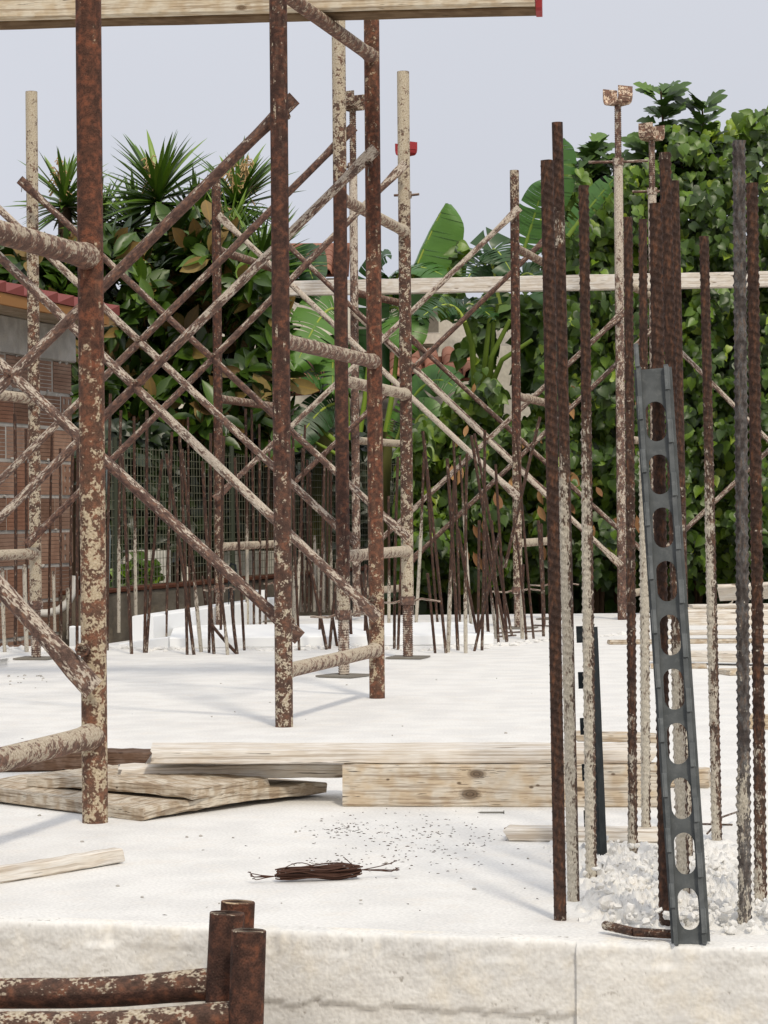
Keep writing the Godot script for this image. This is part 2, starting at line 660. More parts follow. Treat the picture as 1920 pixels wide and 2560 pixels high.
func materials():
	var lo := Color(0.25, 0.175, 0.148)
	var mid := Color(0.345, 0.235, 0.192)
	M.steel = coat_material(11, [lo, mid, Color(0.43, 0.265, 0.19), Color(0.79, 0.75, 0.67), Color(0.66, 0.60, 0.50), 0.55])
	M.red_steel = coat_material(23, [Color(0.30, 0.205, 0.165), Color(0.385, 0.25, 0.195), Color(0.47, 0.285, 0.205), Color(0.80, 0.745, 0.64), Color(0.68, 0.61, 0.50), 0.5])
	M.tie = coat_material(37, [Color(0.30, 0.225, 0.20), Color(0.40, 0.305, 0.27), Color(0.47, 0.33, 0.25), Color(0.83, 0.79, 0.725), Color(0.66, 0.60, 0.54), 0.7], 0.0, 0.8, 2)
	M.daubed = coat_material(53, [Color(0.33, 0.235, 0.20), Color(0.42, 0.305, 0.26), Color(0.49, 0.34, 0.265), Color(0.80, 0.755, 0.67), Color(0.66, 0.60, 0.52), 0.5], 0.55)
	M.bar = coat_material(71, [Color(0.235, 0.175, 0.15), Color(0.30, 0.22, 0.182), Color(0.40, 0.265, 0.19), Color(0.80, 0.77, 0.71), Color(0.68, 0.65, 0.59), 0.2])
	M.blue_bar = coat_material(73, [Color(0.27, 0.245, 0.235), Color(0.42, 0.415, 0.415), Color(0.35, 0.27, 0.215), Color(0.80, 0.77, 0.71), Color(0.66, 0.63, 0.57), 0.25])
	M.pine = wood_material(5, Color(0.91, 0.89, 0.855), Color(0.87, 0.835, 0.78), Color(0.60, 0.53, 0.455), 0.16, 1.25)
	M.beam_wood = wood_material(15, Color(0.84, 0.80, 0.72), Color(0.78, 0.71, 0.60), Color(0.48, 0.39, 0.30), 0.22, 0.9, 6)
	M.old_pine = wood_material(9, Color(0.83, 0.795, 0.735), Color(0.785, 0.715, 0.615), Color(0.43, 0.355, 0.285), 0.18, 0.7, 4, 0.85, [[0.50, 0.43, 13.0], [0.72, 0.45, 11.0], [0.62, 0.40, 3.0], [0.47, 0.75, 3.0], [0.60, 0.62, 2.6], [0.66, 0.20, 2.4], [0.72, 0.83, 2.8], [0.55, 0.93, 3.0]])
	M.grey_wood = wood_material(29, Color(0.83, 0.79, 0.72), Color(0.72, 0.65, 0.56), Color(0.33, 0.265, 0.205), 0.14, 0.5, 3)
	M.sole = wood_material(33, Color(0.46, 0.38, 0.29), Color(0.40, 0.32, 0.235), Color(0.25, 0.19, 0.13), 0.22, 0.9, 3)
	M.slab = mineral_material(3, [Color(0.905, 0.90, 0.885), Color(0.868, 0.863, 0.85), Color(0.89, 0.875, 0.85), Color(0.66, 0.645, 0.62)], 1.3, 0.4, 1.6, 1024)
	M.edge = mineral_material(8, [Color(0.935, 0.927, 0.905), Color(0.88, 0.875, 0.86), Color(0.93, 0.90, 0.84), Color(0.60, 0.57, 0.53)], 0.7, 0.8, 2.4)
	M.mortar = mineral_material(12, [Color(0.74, 0.725, 0.70), Color(0.64, 0.625, 0.60), Color(0.70, 0.67, 0.62), Color(0.45, 0.43, 0.40)], 0.5, 0.6, 4.0)
	M.rubble = mineral_material(14, [Color(0.915, 0.908, 0.89), Color(0.87, 0.865, 0.85), Color(0.905, 0.88, 0.84), Color(0.70, 0.68, 0.65)], 0.3, 0.5, 3.0)
	M.plinth = mineral_material(17, [Color(0.50, 0.47, 0.42), Color(0.38, 0.355, 0.32), Color(0.55, 0.50, 0.42), Color(0.20, 0.18, 0.16)], 1.3, 0.6, 3.0)
	M.plaster = mineral_material(19, [Color(0.84, 0.815, 0.76), Color(0.79, 0.76, 0.70), Color(0.66, 0.64, 0.60), Color(0.45, 0.43, 0.40)], 3.5, 0.3, 1.0)
	M.clay = mineral_material(21, [Color(0.59, 0.48, 0.415), Color(0.53, 0.42, 0.36), Color(0.64, 0.54, 0.475), Color(0.42, 0.33, 0.28)], 0.8, 0.4, 1.5)
	M.tile = mineral_material(22, [Color(0.60, 0.43, 0.365), Color(0.52, 0.37, 0.31), Color(0.64, 0.50, 0.43), Color(0.35, 0.29, 0.26)], 1.6, 0.5, 1.5)
	M.soil = mineral_material(24, [Color(0.66, 0.62, 0.56), Color(0.58, 0.54, 0.48), Color(0.70, 0.66, 0.58), Color(0.36, 0.32, 0.27)], 2.0, 0.6, 3.0)
	M.earth = mineral_material(25, [Color(0.26, 0.21, 0.16), Color(0.20, 0.16, 0.12), Color(0.29, 0.25, 0.18), Color(0.12, 0.10, 0.08)], 2.0, 0.6, 3.0)
	M.foam = plain(Color(0.925, 0.93, 0.93), 0.9, 0.2)
	M.plastic = mineral_material(26, [Color(0.40, 0.415, 0.42), Color(0.345, 0.36, 0.365), Color(0.47, 0.48, 0.48), Color(0.62, 0.62, 0.61)], 0.12, 0.25, 1.5)
	M.plastic.roughness = 0.5
	M.dark_plastic = mineral_material(27, [Color(0.17, 0.19, 0.20), Color(0.13, 0.15, 0.16), Color(0.24, 0.26, 0.26), Color(0.55, 0.54, 0.50)], 0.14, 0.5, 1.5)
	M.dark_plastic.roughness = 0.55
	M.red_paint = plain(Color(0.60, 0.19, 0.20), 0.55, 0.4)
	M.orange = plain(Color(0.58, 0.42, 0.26), 0.8)
	M.red_sheet = plain(Color(0.49, 0.26, 0.24), 0.75)
	M.soffit = wood_material(31, Color(0.74, 0.68, 0.60), Color(0.66, 0.60, 0.52), Color(0.42, 0.36, 0.30), 0.3, 2.0, 2)
	M.wire = plain(Color(0.30, 0.20, 0.155), 0.7, 0.35)
	M.galv = plain(Color(0.46, 0.45, 0.42), 0.5, 0.5)
	M.galv.metallic = 0.5
	M.pvc = plain(Color(0.86, 0.86, 0.84), 0.45, 0.5)
	M.cable = plain(Color(0.42, 0.46, 0.46), 0.5)
	M.flake = plain(Color(0.33, 0.28, 0.24), 0.9)

# ---------------------------------------------------------------- ground and slab
const EDGE_A := Vector3(-0.555, 0, -3.40)       # on the slab's front edge
func edge_at(s: float) -> Vector3:              # s metres to the right of the left frame edge
	return EDGE_A + Vector3(0.969, 0, 0.245) * s

func ground_and_slab():
	var g := Mb.new()
	g.face([Vector3(-260, -1.05, 60), Vector3(260, -1.05, 60), Vector3(260, -1.05, -400), Vector3(-260, -1.05, -400)])
	tag(build(g, "ground", M.soil), "", "", "", "structure")

	g = Mb.new()
	g.face([Vector3(-1.2, -1.045, -14.3), Vector3(6.0, -1.045, -14.3), Vector3(6.0, -1.045, -26), Vector3(-6.0, -1.045, -26), Vector3(-3.0, -1.045, -16.0)])
	tag(build(g, "garden_soil", M.earth), "", "", "", "structure")

	# the slab: front face and rounded rough arris as one skin, then the top behind it
	var nz := FastNoiseLite.new()
	nz.seed = 31
	nz.frequency = 1.0
	nz.fractal_octaves = 4
	var out := Vector3(-0.245, 0, 0.969)
	var joint := 0.838
	var rows := [[-0.03, 0.0], [-0.018, 0.0], [-0.008, 0.0], [0.001, -0.0005], [0.004, -0.002], [0.0065, -0.006], [0.007, -0.012]]
	for k in 44:
		rows.append([0.007, -0.017 - k * 0.005])
	rows.append([0.007, -0.33])
	rows.append([0.007, -1.05])
	for part in 2:
		var f := Mb.new()
		var s0 := -2.6 if part == 0 else joint
		var s1 := joint if part == 0 else 3.2
		var ss := []
		var s := s0
		while s < s1 - 0.001:
			ss.append(s)
			s += 0.006 if s > -0.15 and s < 1.15 else 0.08
			if s > -0.15 and s < -0.06: s = maxf(s, -0.12)
		ss.append(s1)
		for r in rows:
			for q in ss:
				var p: Vector3 = edge_at(q)
				var push: float = r[0]
				var h: float = r[1]
				var k1 := nz.get_noise_2d(q * 14.0, h * 14.0 + 3.0)
				var k2 := nz.get_noise_2d(q * 60.0, h * 60.0)
				if push > -0.012:
					push += k1 * 0.0018 + k2 * 0.0014
					if h > -0.03:
						push += nz.get_noise_2d(q * 9.0, 40.0) * 0.005 + minf(0.0, nz.get_noise_2d(q * 45.0, 90.0) + 0.15) * 0.012
						h += minf(0.0, nz.get_noise_2d(q * 20.0, 70.0) * 0.006) * (1.0 if h < -0.001 else 0.4)
				if part == 0 and h < -0.102 + 0.010 * nz.get_noise_2d(q * 18.0, 9.0) and q > 0.1:
					push -= 0.0045
				if part == 1 and push > 0.0:
					push += 0.007
				f.vert(p + out * push + Vector3(0, h, 0), Vector3.UP, Vector2(q, h))
		f.grid(0, rows.size(), ss.size())
		f.smooth(0, 0)
		if f.n[ss.size() * 20 + 5].dot(out) < 0:
			for k in f.n.size(): f.n[k] = -f.n[k]
		if part == 1:   # the little return at the joint
			var c := edge_at(joint)
			f.face([c + out * -0.01 + Vector3(0, -0.003, 0), c + out * 0.012 + Vector3(0, -0.012, 0), c + out * 0.013 + Vector3(0, -1.05, 0), c + out * -0.01 + Vector3(0, -1.05, 0)])
		tag(build(f, "slab_edge" if part == 0 else "column_footing", M.edge), "", "", "", "structure")
	var t := Mb.new()
	var back := out * -0.028
	t.face([edge_at(-2.6) + back, edge_at(3.2) + back, Vector3(3.4, 0, -13.3), Vector3(-0.5, 0, -13.3), Vector3(-1.0, 0, -10.42), Vector3(-3.4, 0, -10.42)])
	# the sides of the notch and the back
	for e in [[Vector3(-3.4, 0, -10.42), Vector3(-1.0, 0, -10.42)], [Vector3(-1.0, 0, -10.42), Vector3(-0.5, 0, -13.3)], [Vector3(-0.5, 0, -13.3), Vector3(3.4, 0, -13.3)], [Vector3(3.4, 0, -13.3), edge_at(3.2) + back], [edge_at(-2.6) + back, Vector3(-3.4, 0, -10.42)]]:
		t.face([e[0], e[1], e[1] + Vector3(0, -1.05, 0), e[0] + Vector3(0, -1.05, 0)])
	tag(build(t, "slab", M.slab), "", "", "", "structure")

	# ragged line of mortar along the pour joint
	var ml := Mb.new()
	for seg in [[-10, 500], [500, 1235], [1235, 1560]]:
		var x: float = seg[0]
		while x < seg[1]:
			var y := 1622.0 + 4.0 * sin(x * 0.02) + rnd(-3, 3)
			if x > 1180: y = 1622.0 - (x - 1180) * 0.10 + rnd(-3, 3)
			var p := on_plane(x, y)
			lump_stone(ml, p + Vector3(0, rnd(-0.004, 0.004), 0), rnd(0.010, 0.026), 0.55)
			x += rnd(4, 9)
	tag(build(ml, "mortar_ridge", M.rubble), "rough white mortar ridge along the pour joint at the feet of the starter bars", "mortar", "", "stuff")

	# sheets of white foam let into the back of the slab
	var fb := Mb.new()
	foam_block(fb, on_plane(424, 1622), on_plane(1234, 1612), 1.15, 0.047)
	tag(build(fb, "foam_block", M.foam), "long white foam block lying behind the middle starter bars", "foam block")
	fb = Mb.new()
	var a0 := survey(384, 1563, 10.7)
	var a1 := survey(700, 1489, 12.9)
	a0.y = 0.0; a1.y = 0.0
	foam_block(fb, a0, a1, 0.10, 0.12)
	tag(build(fb, "foam_strip", M.foam), "white foam upstand strip running back along the slab rim before the grey plinth", "foam strip")
	fb = Mb.new()
	foam_block(fb, on_plane(300, 1617) + Vector3(0, -0.06, 0), on_plane(422, 1618) + Vector3(0, -0.03, 0), 0.30, 0.075)
	tag(build(fb, "foam_slab", M.foam), "short white foam piece left of the long foam block", "foam piece")
	fb = Mb.new()
	foam_block(fb, on_plane(170, 1612) + Vector3(0, -0.02, -0.05), on_plane(200, 1612) + Vector3(0, -0.02, -0.05), 0.03, 0.10)
	tag(build(fb, "foam_scrap", M.foam), "small white foam scrap standing just left of the nearest rusty pole", "foam scrap")
	fb = Mb.new()
	var fp := survey(640, 1490, 12.6)
	box(fb, Vector3(fp.x, 0.085, fp.z), Vector3(0.012, 0, 0), Vector3(0, 0.085, 0), Vector3(0, 0, 0.02))
	box(fb, Vector3(fp.x + 0.032, 0.085, fp.z - 0.01), Vector3(0.014, 0, 0), Vector3(0, 0.085, 0), Vector3(0, 0, 0.02))
	tag(build(fb, "foam_sheet", M.foam), "upright white foam panel left of the second rusty pole", "foam panel")

func foam_block(mb: Mb, a: Vector3, b: Vector3, deep: float, high: float):
	var d := (b - a).normalized()
	var away := Vector3(d.z, 0, -d.x)
	if away.z > 0: away = -away
	board(mb, a + away * deep / 2 + Vector3(0, high / 2, 0), b + away * deep / 2 + Vector3(0, high / 2, 0), deep, high, Vector3.UP, 8, 0.0012, 0.0, 0.005)

# an irregular stone of twenty faces
func lump_stone(mb: Mb, c: Vector3, r: float, flat := 0.8):
	var gr := (1.0 + sqrt(5.0)) / 2.0
	var p := [Vector3(-1, gr, 0), Vector3(1, gr, 0), Vector3(-1, -gr, 0), Vector3(1, -gr, 0), Vector3(0, -1, gr), Vector3(0, 1, gr), Vector3(0, -1, -gr), Vector3(0, 1, -gr), Vector3(gr, 0, -1), Vector3(gr, 0, 1), Vector3(-gr, 0, -1), Vector3(-gr, 0, 1)]
	var q := Basis.from_euler(Vector3(rnd(0, 6), rnd(0, 6), rnd(0, 6)))
	var st := Vector3(rnd(0.7, 1.3), rnd(0.7, 1.2), rnd(0.7, 1.3))
	for k in 12:
		var w: Vector3 = q * (p[k].normalized() * st * rnd(0.75, 1.2))
		p[k] = c + Vector3(w.x, w.y * flat, w.z) * r
	var f := [0, 11, 5, 0, 5, 1, 0, 1, 7, 0, 7, 10, 0, 10, 11, 1, 5, 9, 5, 11, 4, 11, 10, 2, 10, 7, 6, 7, 1, 8, 3, 9, 4, 3, 4, 2, 3, 2, 6, 3, 6, 8, 3, 8, 9, 4, 9, 5, 2, 4, 11, 6, 2, 10, 8, 6, 7, 9, 8, 1]
	for k in range(0, 60, 3):
		var a: Vector3 = p[f[k]]
		var b: Vector3 = p[f[k + 1]]
		var e: Vector3 = p[f[k + 2]]
		var nn := (b - a).cross(e - a).normalized()
		if nn.dot(a - c) < 0: nn = -nn
		var i := mb.vert(a, nn, Vector2.ZERO)
		mb.vert(b, nn, Vector2.ZERO)
		mb.vert(e, nn, Vector2.ZERO)
		mb.tri(i, i + 1, i + 2)

# ---------------------------------------------------------------- neighbour's brick wall and its eaves
func neighbour_wall():
	var along := Vector3(0.27, 0, -0.962).normalized()
	var face := Vector3(0.962, 0, 0.27).normalized()
	var corner := Vector3(-1.775, 0, -13.5)
	var wall := thing("brick_shed", corner + Vector3(0, -1.05, 0), "unfinished hollow clay brick shed wall under red sheet eaves at the left", "shed")
	var m := Mb.new()
	var mid := corner - along * 1.3 - face * 0.12
	box(m, Vector3(mid.x, 0.20, mid.z), along * 1.285, Vector3(0, 1.25, 0), face * 0.116)
	build(m, "mortar_bed", M.mortar, wall)
	m = Mb.new()
	board(m, Vector3(corner.x, 1.545, corner.z) - along * 2.6 - face * 0.1, Vector3(corner.x, 1.545, corner.z) + along * 0.01 - face * 0.1, 0.24, 0.20, Vector3.UP, 14, 0.004, 0.0, 0.006)
	build(m, "ring_beam", M.mortar, wall)
	m = Mb.new()
	var rc := mid + Vector3(0, 1.65, 0)
	box(m, rc - face * 0.3, along * 1.5, Vector3(0, 0.03, 0), face * 0.35)
	build(m, "roof_deck", M.soffit, wall)
	# eaves: soffit boards, fascia, saw-toothed red sheets
	var e0 := Vector3(corner.x, 1.655, corner.z) + face * 0.27 - along * 2.6
	var e1 := Vector3(corner.x, 1.655, corner.z) + face * 0.27 - along * 0.12
	m = Mb.new()
	board(m, e0 - face * 0.19, e1 - face * 0.19, 0.38, 0.018, Vector3.UP, 8, 0.001)
	build(m, "soffit", M.soffit, wall)
	m = Mb.new()
	board(m, e0 + Vector3(0, 0.02, 0), e1 + Vector3(0, 0.02, 0), 0.022, 0.06, Vector3.UP, 10, 0.002)
	build(m, "fascia", M.orange, wall)
	for k in 12:
		m = Mb.new()
		var p := e0 + along * (0.02 + k * 0.217) + face * 0.018 + Vector3(0, 0.052, 0)
		var q := p + along * 0.213
		var hi := Vector3(0, 0.058, 0)
		var lo := Vector3(0, 0.004, 0)
		var bk := face * -0.55 + Vector3(0, 0.10, 0)
		m.face([p, q, q + hi, p + lo])
		m.face([p + lo, q + hi, q + hi + bk, p + lo + bk])
		m.face([q, q + bk, q + hi + bk, q + hi])
		build(m, "roof_sheet", M.red_sheet, wall)
	# bricks, ribbed faces; some show their hollow ends at the corner
	var shades := [M.clay, tint(M.clay, Color(1.07, 1.05, 1.03)), tint(M.clay, Color(0.9, 0.87, 0.85)), tint(M.clay, Color(1.0, 0.92, 0.88))]
	for row in 11:
		var top := 1.44 - row * 0.192
		var x := -0.01
		var first := true
		while x > -2.3:
			var hollow: bool = first and row % 2 == 1
			var l := 0.13 if hollow else (0.30 if not first else 0.24)
			l += rnd(-0.01, 0.01)
			var b := Mb.new()
			var ll := corner + along * (x - l) + Vector3(0, top - 0.172, 0) + face * rnd(-0.004, 0.004)
			brick_face(b, ll, along, face, l, 0.172, hollow)
			build(b, "brick", shades[rng.randi() % 4], wall)
			x -= l + rnd(0.012, 0.02)
			first = false
	# mortar squeezed out of the joints at the corner
	m = Mb.new()
	for k in 70:
		var row := rng.randi() % 10
		lump_stone(m, corner + along * (rnd(-1.4, 0.0)) + face * 0.0 + Vector3(0, 1.44 - row * 0.192 + 0.01 + rnd(-0.012, 0.012), 0), rnd(0.008, 0.018), 0.7)
	tag(build(m, "mortar_droppings", M.mortar, wall), "", "", "", "stuff")
	# the white pipe at its foot
	var pp := Mb.new()
	var pts := []
	for q in [[188, 1440], [184, 1478], [170, 1505], [148, 1525], [118, 1533], [60, 1534], [-20, 1533]]:
		pts.append(survey(q[0], q[1], 13.0))
	var rings := []
	for k in pts.size():
		rings.append([pts[k], 0.022, 0.022, 0.1 * k])
	sweep(pp, rings, 12)
	tag(build(pp, "drain_pipe", M.pvc), "white plastic pipe curving round the foot of the brick wall", "pipe")
	# a loose grey cable hanging behind the nearest pole
	pp = Mb.new()
	rings = []
	for q in [[266, 1170], [270, 1260], [275, 1350], [273, 1430], [268, 1520], [270, 1610]]:
		rings.append([survey(q[0], q[1], 10.2), 0.0035, 0.0035, 0.0])
	sweep(pp, rings, 6)
	tag(build(pp, "hanging_cable", M.cable), "thin grey cable hanging down just right of the nearest rusty pole", "cable")

func tint(m: StandardMaterial3D, c: Color) -> StandardMaterial3D:
	var k: StandardMaterial3D = m.duplicate()
	k.albedo_color = c
	return k

func brick_face(mb: Mb, o: Vector3, al: Vector3, fc: Vector3, l: float, h: float, hollow: bool):
	var up := Vector3.UP
	if hollow:
		# a cut end: a frame of webs round six deep cells
		var cols := 2
		var rws := 3
		var wx := l / cols
		var hy := h / rws
		for c in cols:
			for r in rws:
				var p := o + al * (wx * c) + up * (hy * r)
				var i0 := p + al * wx * 0.28 + up * hy * 0.25
				var i1 := p + al * wx * 0.72 + up * hy * 0.25
				var i2 := p + al * wx * 0.72 + up * hy * 0.8
				var i3 := p + al * wx * 0.28 + up * hy * 0.8
				var o1 := p + al * wx
				var o2 := p + al * wx + up * hy
				var o3 := p + up * hy
				mb.face([p, o1, i1, i0])
				mb.face([o1, o2, i2, i1])
				mb.face([o2, o3, i3, i2])
				mb.face([o3, p, i0, i3])
				var dp := fc * -0.012
				mb.face([i0, i1, i1 + dp, i0 + dp])
				mb.face([i1, i2, i2 + dp, i1 + dp])
				mb.face([i2, i3, i3 + dp, i2 + dp])
				mb.face([i3, i0, i0 + dp, i3 + dp])
				mb.face([i0 + dp, i1 + dp, i2 + dp, i3 + dp])
	else:
		# horizontal scoring
		var rows := 8
		for r in rows:
			var y0 := h * r / rows
			var y1 := h * (r + 0.8) / rows
			var y2 := h * (r + 1) / rows
			var g := fc * -0.005
			mb.face([o + up * y0, o + al * l + up * y0, o + al * l + up * y1, o + up * y1])
			mb.face([o + up * y1, o + al * l + up * y1, o + al * l + up * y2 + g, o + up * y2 + g])
	var d := fc * -0.03
	mb.face([o, o + up * h, o + up * h + d, o + d])
	mb.face([o + al * l, o + al * l + d, o + al * l + up * h + d, o + al * l + up * h])
	mb.face([o + up * h, o + al * l + up * h, o + al * l + up * h + d, o + up * h + d])
	mb.face([o, o + d, o + al * l + d, o + al * l])

# ---------------------------------------------------------------- wire fence on its plinth
func fence_and_plinth():
	var d := Vector3(0.28, 0, -0.96).normalized()
	var o := Vector3(-1.60, 0, -13.75)
	var pl := Mb.new()
	board(pl, o - d * 0.5 + Vector3(0, -0.47, 0), o + d * 8.0 + Vector3(0, -0.47, 0), 0.18, 1.2, Vector3.UP, 30, 0.004, 0.0, 0.008)
	var wall := thing("plinth_wall", o + Vector3(0, -1.05, 0), "low stained grey concrete plinth wall below the wire fence", "wall")
	build(pl, "plinth", M.plinth, wall)
	pl = Mb.new()
	board(pl, o - d * 0.5 + Vector3(0, 0.14, 0), o + d * 8.0 + Vector3(0, 0.14, 0), 0.20, 0.02, Vector3.UP, 24, 0.002)
	build(pl, "coping", tint(M.clay, Color(0.62, 0.5, 0.46)), wall)
	var f := thing("wire_fence", o + Vector3(0, 0.14, 0), "green-grey garden wire mesh fence standing on the grey plinth", "fence")
	var mesh := Mb.new()
	var up := Vector3.UP
	var k := -0.3
	while k < 6.4:
		var a := o + d * k + up * 0.15
		tube(mesh, a, a + up * 0.83 + d * rnd(-0.01, 0.01), 0.0019, 4, [[0.0, 0.0], [1.0, 0.1]], false)
		k += 0.05
	for r in 17:
		var rings := []
		for j in 12:
			rings.append([o + d * (-0.3 + j * 0.61) + up * (0.15 + r * 0.051 + rnd(-0.006, 0.006)), 0.0019, 0.0019, 0.0])
		sweep(mesh, rings, 4, Vector3.UP, false)
	tag(build(mesh, "mesh_panel", plain(Color(0.42, 0.42, 0.35), 0.6), f), "", "", "", "stuff")
	for j in 4:
		var pm := Mb.new()
		tube(pm, o + d * (j * 2.0 + 0.1) + up * 0.15, o + d * (j * 2.0 + 0.1) + up * 1.03, 0.016, 8)
		build(pm, "post", plain(Color(0.25, 0.27, 0.22), 0.6), f)

# ---------------------------------------------------------------- houses beyond the garden
func barrel_tile(mb: Mb, a: Vector3, b: Vector3, r: float, up: Vector3):
	var w := (b - a).normalized()
	var sd := w.cross(up).normalized()
	var base := mb.v.size()
	for e in 2:
		for s in 6:
			var th := PI * s / 5.0
			var rr := r * (0.86 if e == 0 else 1.0)
			var q := sd * cos(th) * rr + up * sin(th) * rr
			mb.vert((a if e == 0 else b) + q, q.normalized(), Vector2.ZERO)
	mb.grid(base, 2, 6)
	# the thickness at the lower end
	var c := mb.v.size()
	for s in 6:
		var th := PI * s / 5.0
		mb.vert(b + (sd * cos(th) + up * sin(th)) * r, w, Vector2.ZERO)
	for s in 6:
		var th := PI * s / 5.0
		mb.vert(b + (sd * cos(th) + up * sin(th)) * r * 0.8, w, Vector2.ZERO)
	mb.grid(c, 2, 6)

func tile_roof(house: Node3D, eave0: Vector3, eave1: Vector3, rise: Vector3, pitch: float, rows: int, called := "roof_tile"):
	# tiles in columns up the slope; rise is the vector from eave to ridge
	var al := (eave1 - eave0).normalized()
	var up := rise.cross(al).normalized()
	if up.y < 0: up = -up
	var base := Mb.new()
	base.face([eave0 - up * 0.02, eave1 - up * 0.02, eave1 + rise - up * 0.02, eave0 + rise - up * 0.02])
	base.face([eave0 - up * 0.05, eave1 - up * 0.05, eave1 + rise - up * 0.05, eave0 + rise - up * 0.05])
	base.face([eave0 - up * 0.02, eave1 - up * 0.02, eave1 - up * 0.05, eave0 - up * 0.05])
	build(base, "roof_bed", tint(M.tile, Color(0.6, 0.55, 0.52)), house)
	var cols := int((eave1 - eave0).length() / pitch)
	var shades := [M.tile, tint(M.tile, Color(1.1, 1.06, 1.02)), tint(M.tile, Color(0.88, 0.86, 0.85))]
	for c in cols:
		for r in rows:
			var b: Vector3 = eave0 + al * (pitch * (c + 0.5)) + rise * (float(r) / rows) + up * (0.0 + rnd(0, 0.008)) - rise.normalized() * 0.04
			var a := b + rise / rows * 1.15 - up * 0.0
			var m := Mb.new()
			barrel_tile(m, a, b, pitch * 0.46, up)
			build(m, called, shades[rng.randi() % 3], house)

func houses():
	# the farther house: one roof corner over cream walls
	var h := thing("tiled_house", Vector3(-1.6, -1.05, -30), "far cream house with red barrel tile roof seen between the middle poles", "house")
	var m := Mb.new()
	box(m, Vector3(-1.75, 1.25, -31.5), Vector3(1.22, 0, 0), Vector3(0, 2.3, 0), Vector3(0, 0, 1.5))
	build(m, "wall", M.plaster, h)
	tile_roof(h, Vector3(-3.1, 3.60, -29.85), Vector3(-0.42, 3.60, -29.85), Vector3(0, 0.46, -1.5), 0.155, 5)
	m = Mb.new()
	tube(m, Vector3(-3.1, 4.07, -31.35), Vector3(-0.42, 4.07, -31.35), 0.08, 10)
	build(m, "ridge", M.tile, h)
	m = Mb.new()
	m.face([Vector3(-0.53, 3.55, -30), Vector3(-0.53, 4.0, -31.35), Vector3(-0.53, 3.55, -32.9)])
	build(m, "gable", M.plaster, h)
	# the nearer house: stained wall, ledge, lean-to tiles, white lower wall
	var z := 23.0
	h = thing("stained_house", survey(1150, 1280, z) * Vector3(1, 0, 1) + Vector3(0, -1.05, 0), "pale stained house with lean-to tile roof behind the banana plants", "house")
	m = Mb.new()
	var w0 := survey(640, 755, z)
	var w1 := survey(1300, 1290, z)
	box(m, Vector3((w0.x + w1.x) / 2, (w0.y + -1.05) / 2, -z - 2.0), Vector3((w1.x - w0.x) / 2, 0, 0), Vector3(0, (w0.y + 1.05) / 2, 0), Vector3(0, 0, 1.9))
	build(m, "wall", M.plaster, h)
	m = Mb.new()
	var l0 := survey(1040, 848, z - 0.2)
	var l1 := survey(1100, 870, z - 0.2)
	board(m, Vector3(l0.x - 1.0, l0.y, -z + 0.1), Vector3(l1.x, l0.y, -z + 0.1), 0.45, 0.10, Vector3.UP, 4, 0.004)
	build(m, "ledge", M.plaster, h)
	for q in [[1083, 800], [1010, 815], [905, 815]]:
		m = Mb.new()
		var p := survey(q[0], q[1], z - 0.1)
		box(m, p + Vector3(0, 0, 0.0), Vector3(0.05, 0, 0), Vector3(0, 0.16, 0), Vector3(0, 0, 0.09))
		build(m, "bracket", tint(M.plaster, Color(0.55, 0.54, 0.53)), h)
	m = Mb.new()
	var wn := survey(908, 790, z)
	box(m, wn, Vector3(0.05, 0, 0), Vector3(0, 0.30, 0), Vector3(0, 0, 0.12))
	build(m, "window_frame", plain(Color(0.78, 0.80, 0.83), 0.5), h)
	# lean-to
	var ea := survey(640, 985, z - 1.6)
	var eb := survey(1255, 893, z - 1.6)
	eb.y = ea.y + (eb.y - ea.y) * 0.55
	tile_roof(h, ea, eb, Vector3(0, 0.30, -1.3), 0.17, 3)
	m = Mb.new()
	box(m, Vector3((ea.x + eb.x) / 2, (ea.y - 1.05) / 2 - 0.06, -z + 0.6), Vector3((eb.x - ea.x) / 2 - 0.15, 0, 0), Vector3(0, (ea.y + 1.05) / 2 - 0.06, 0), Vector3(0, 0, 0.45))
	build(m, "lean_to_wall", tint(M.plaster, Color(0.8, 0.78, 0.76)), h)
	# a bare white garden wall glimpsed through the creeper
	var wh := thing("white_wall", survey(1290, 1280, 19.5) * Vector3(1, 0, 1) + Vector3(0, -1.05, 0), "bare white wall glimpsed through the creeper right of the banana stems", "wall")
	m = Mb.new()
	var q0 := survey(1180, 865, 19.5)
	var q1 := survey(1440, 1300, 19.5)
	box(m, Vector3((q0.x + q1.x) / 2, (q0.y - 1.05) / 2, -19.6), Vector3((q1.x - q0.x) / 2, 0, 0), Vector3(0, (q0.y + 1.05) / 2, 0), Vector3(0, 0, 0.1))
	build(m, "panel", M.plaster, wh)
	# white leaning boards and low wall behind the fence
	for s in [[294, 425, 1376, 1474, 15.4], [556, 700, 1378, 1470, 17.2]]:
		var pn := thing("garden_wall", survey((s[0] + s[1]) / 2.0, 1280, s[4]) * Vector3(1, 0, 1) + Vector3(0, -1.05, 0), "low white garden wall behind the fence, left of the trunk" if s[0] < 400 else "low white garden wall behind the fence, behind the second rusty pole", "wall")
		m = Mb.new()
		var c0 := survey(s[0], s[2], s[4])
		var c1 := survey(s[1], s[3], s[4])
		box(m, Vector3((c0.x + c1.x) / 2, (c0.y - 1.05) / 2, -s[4]), Vector3((c1.x - c0.x) / 2, 0, 0), Vector3(0, (c0.y + 1.05) / 2, 0), Vector3(0, 0, 0.07))
		build(m, "panel", tint(M.plaster, Color(1.08, 1.1, 1.12)), pn)

# ---------------------------------------------------------------- scaffold frames
# foot points on the slab, found from their bearings
var F := {}

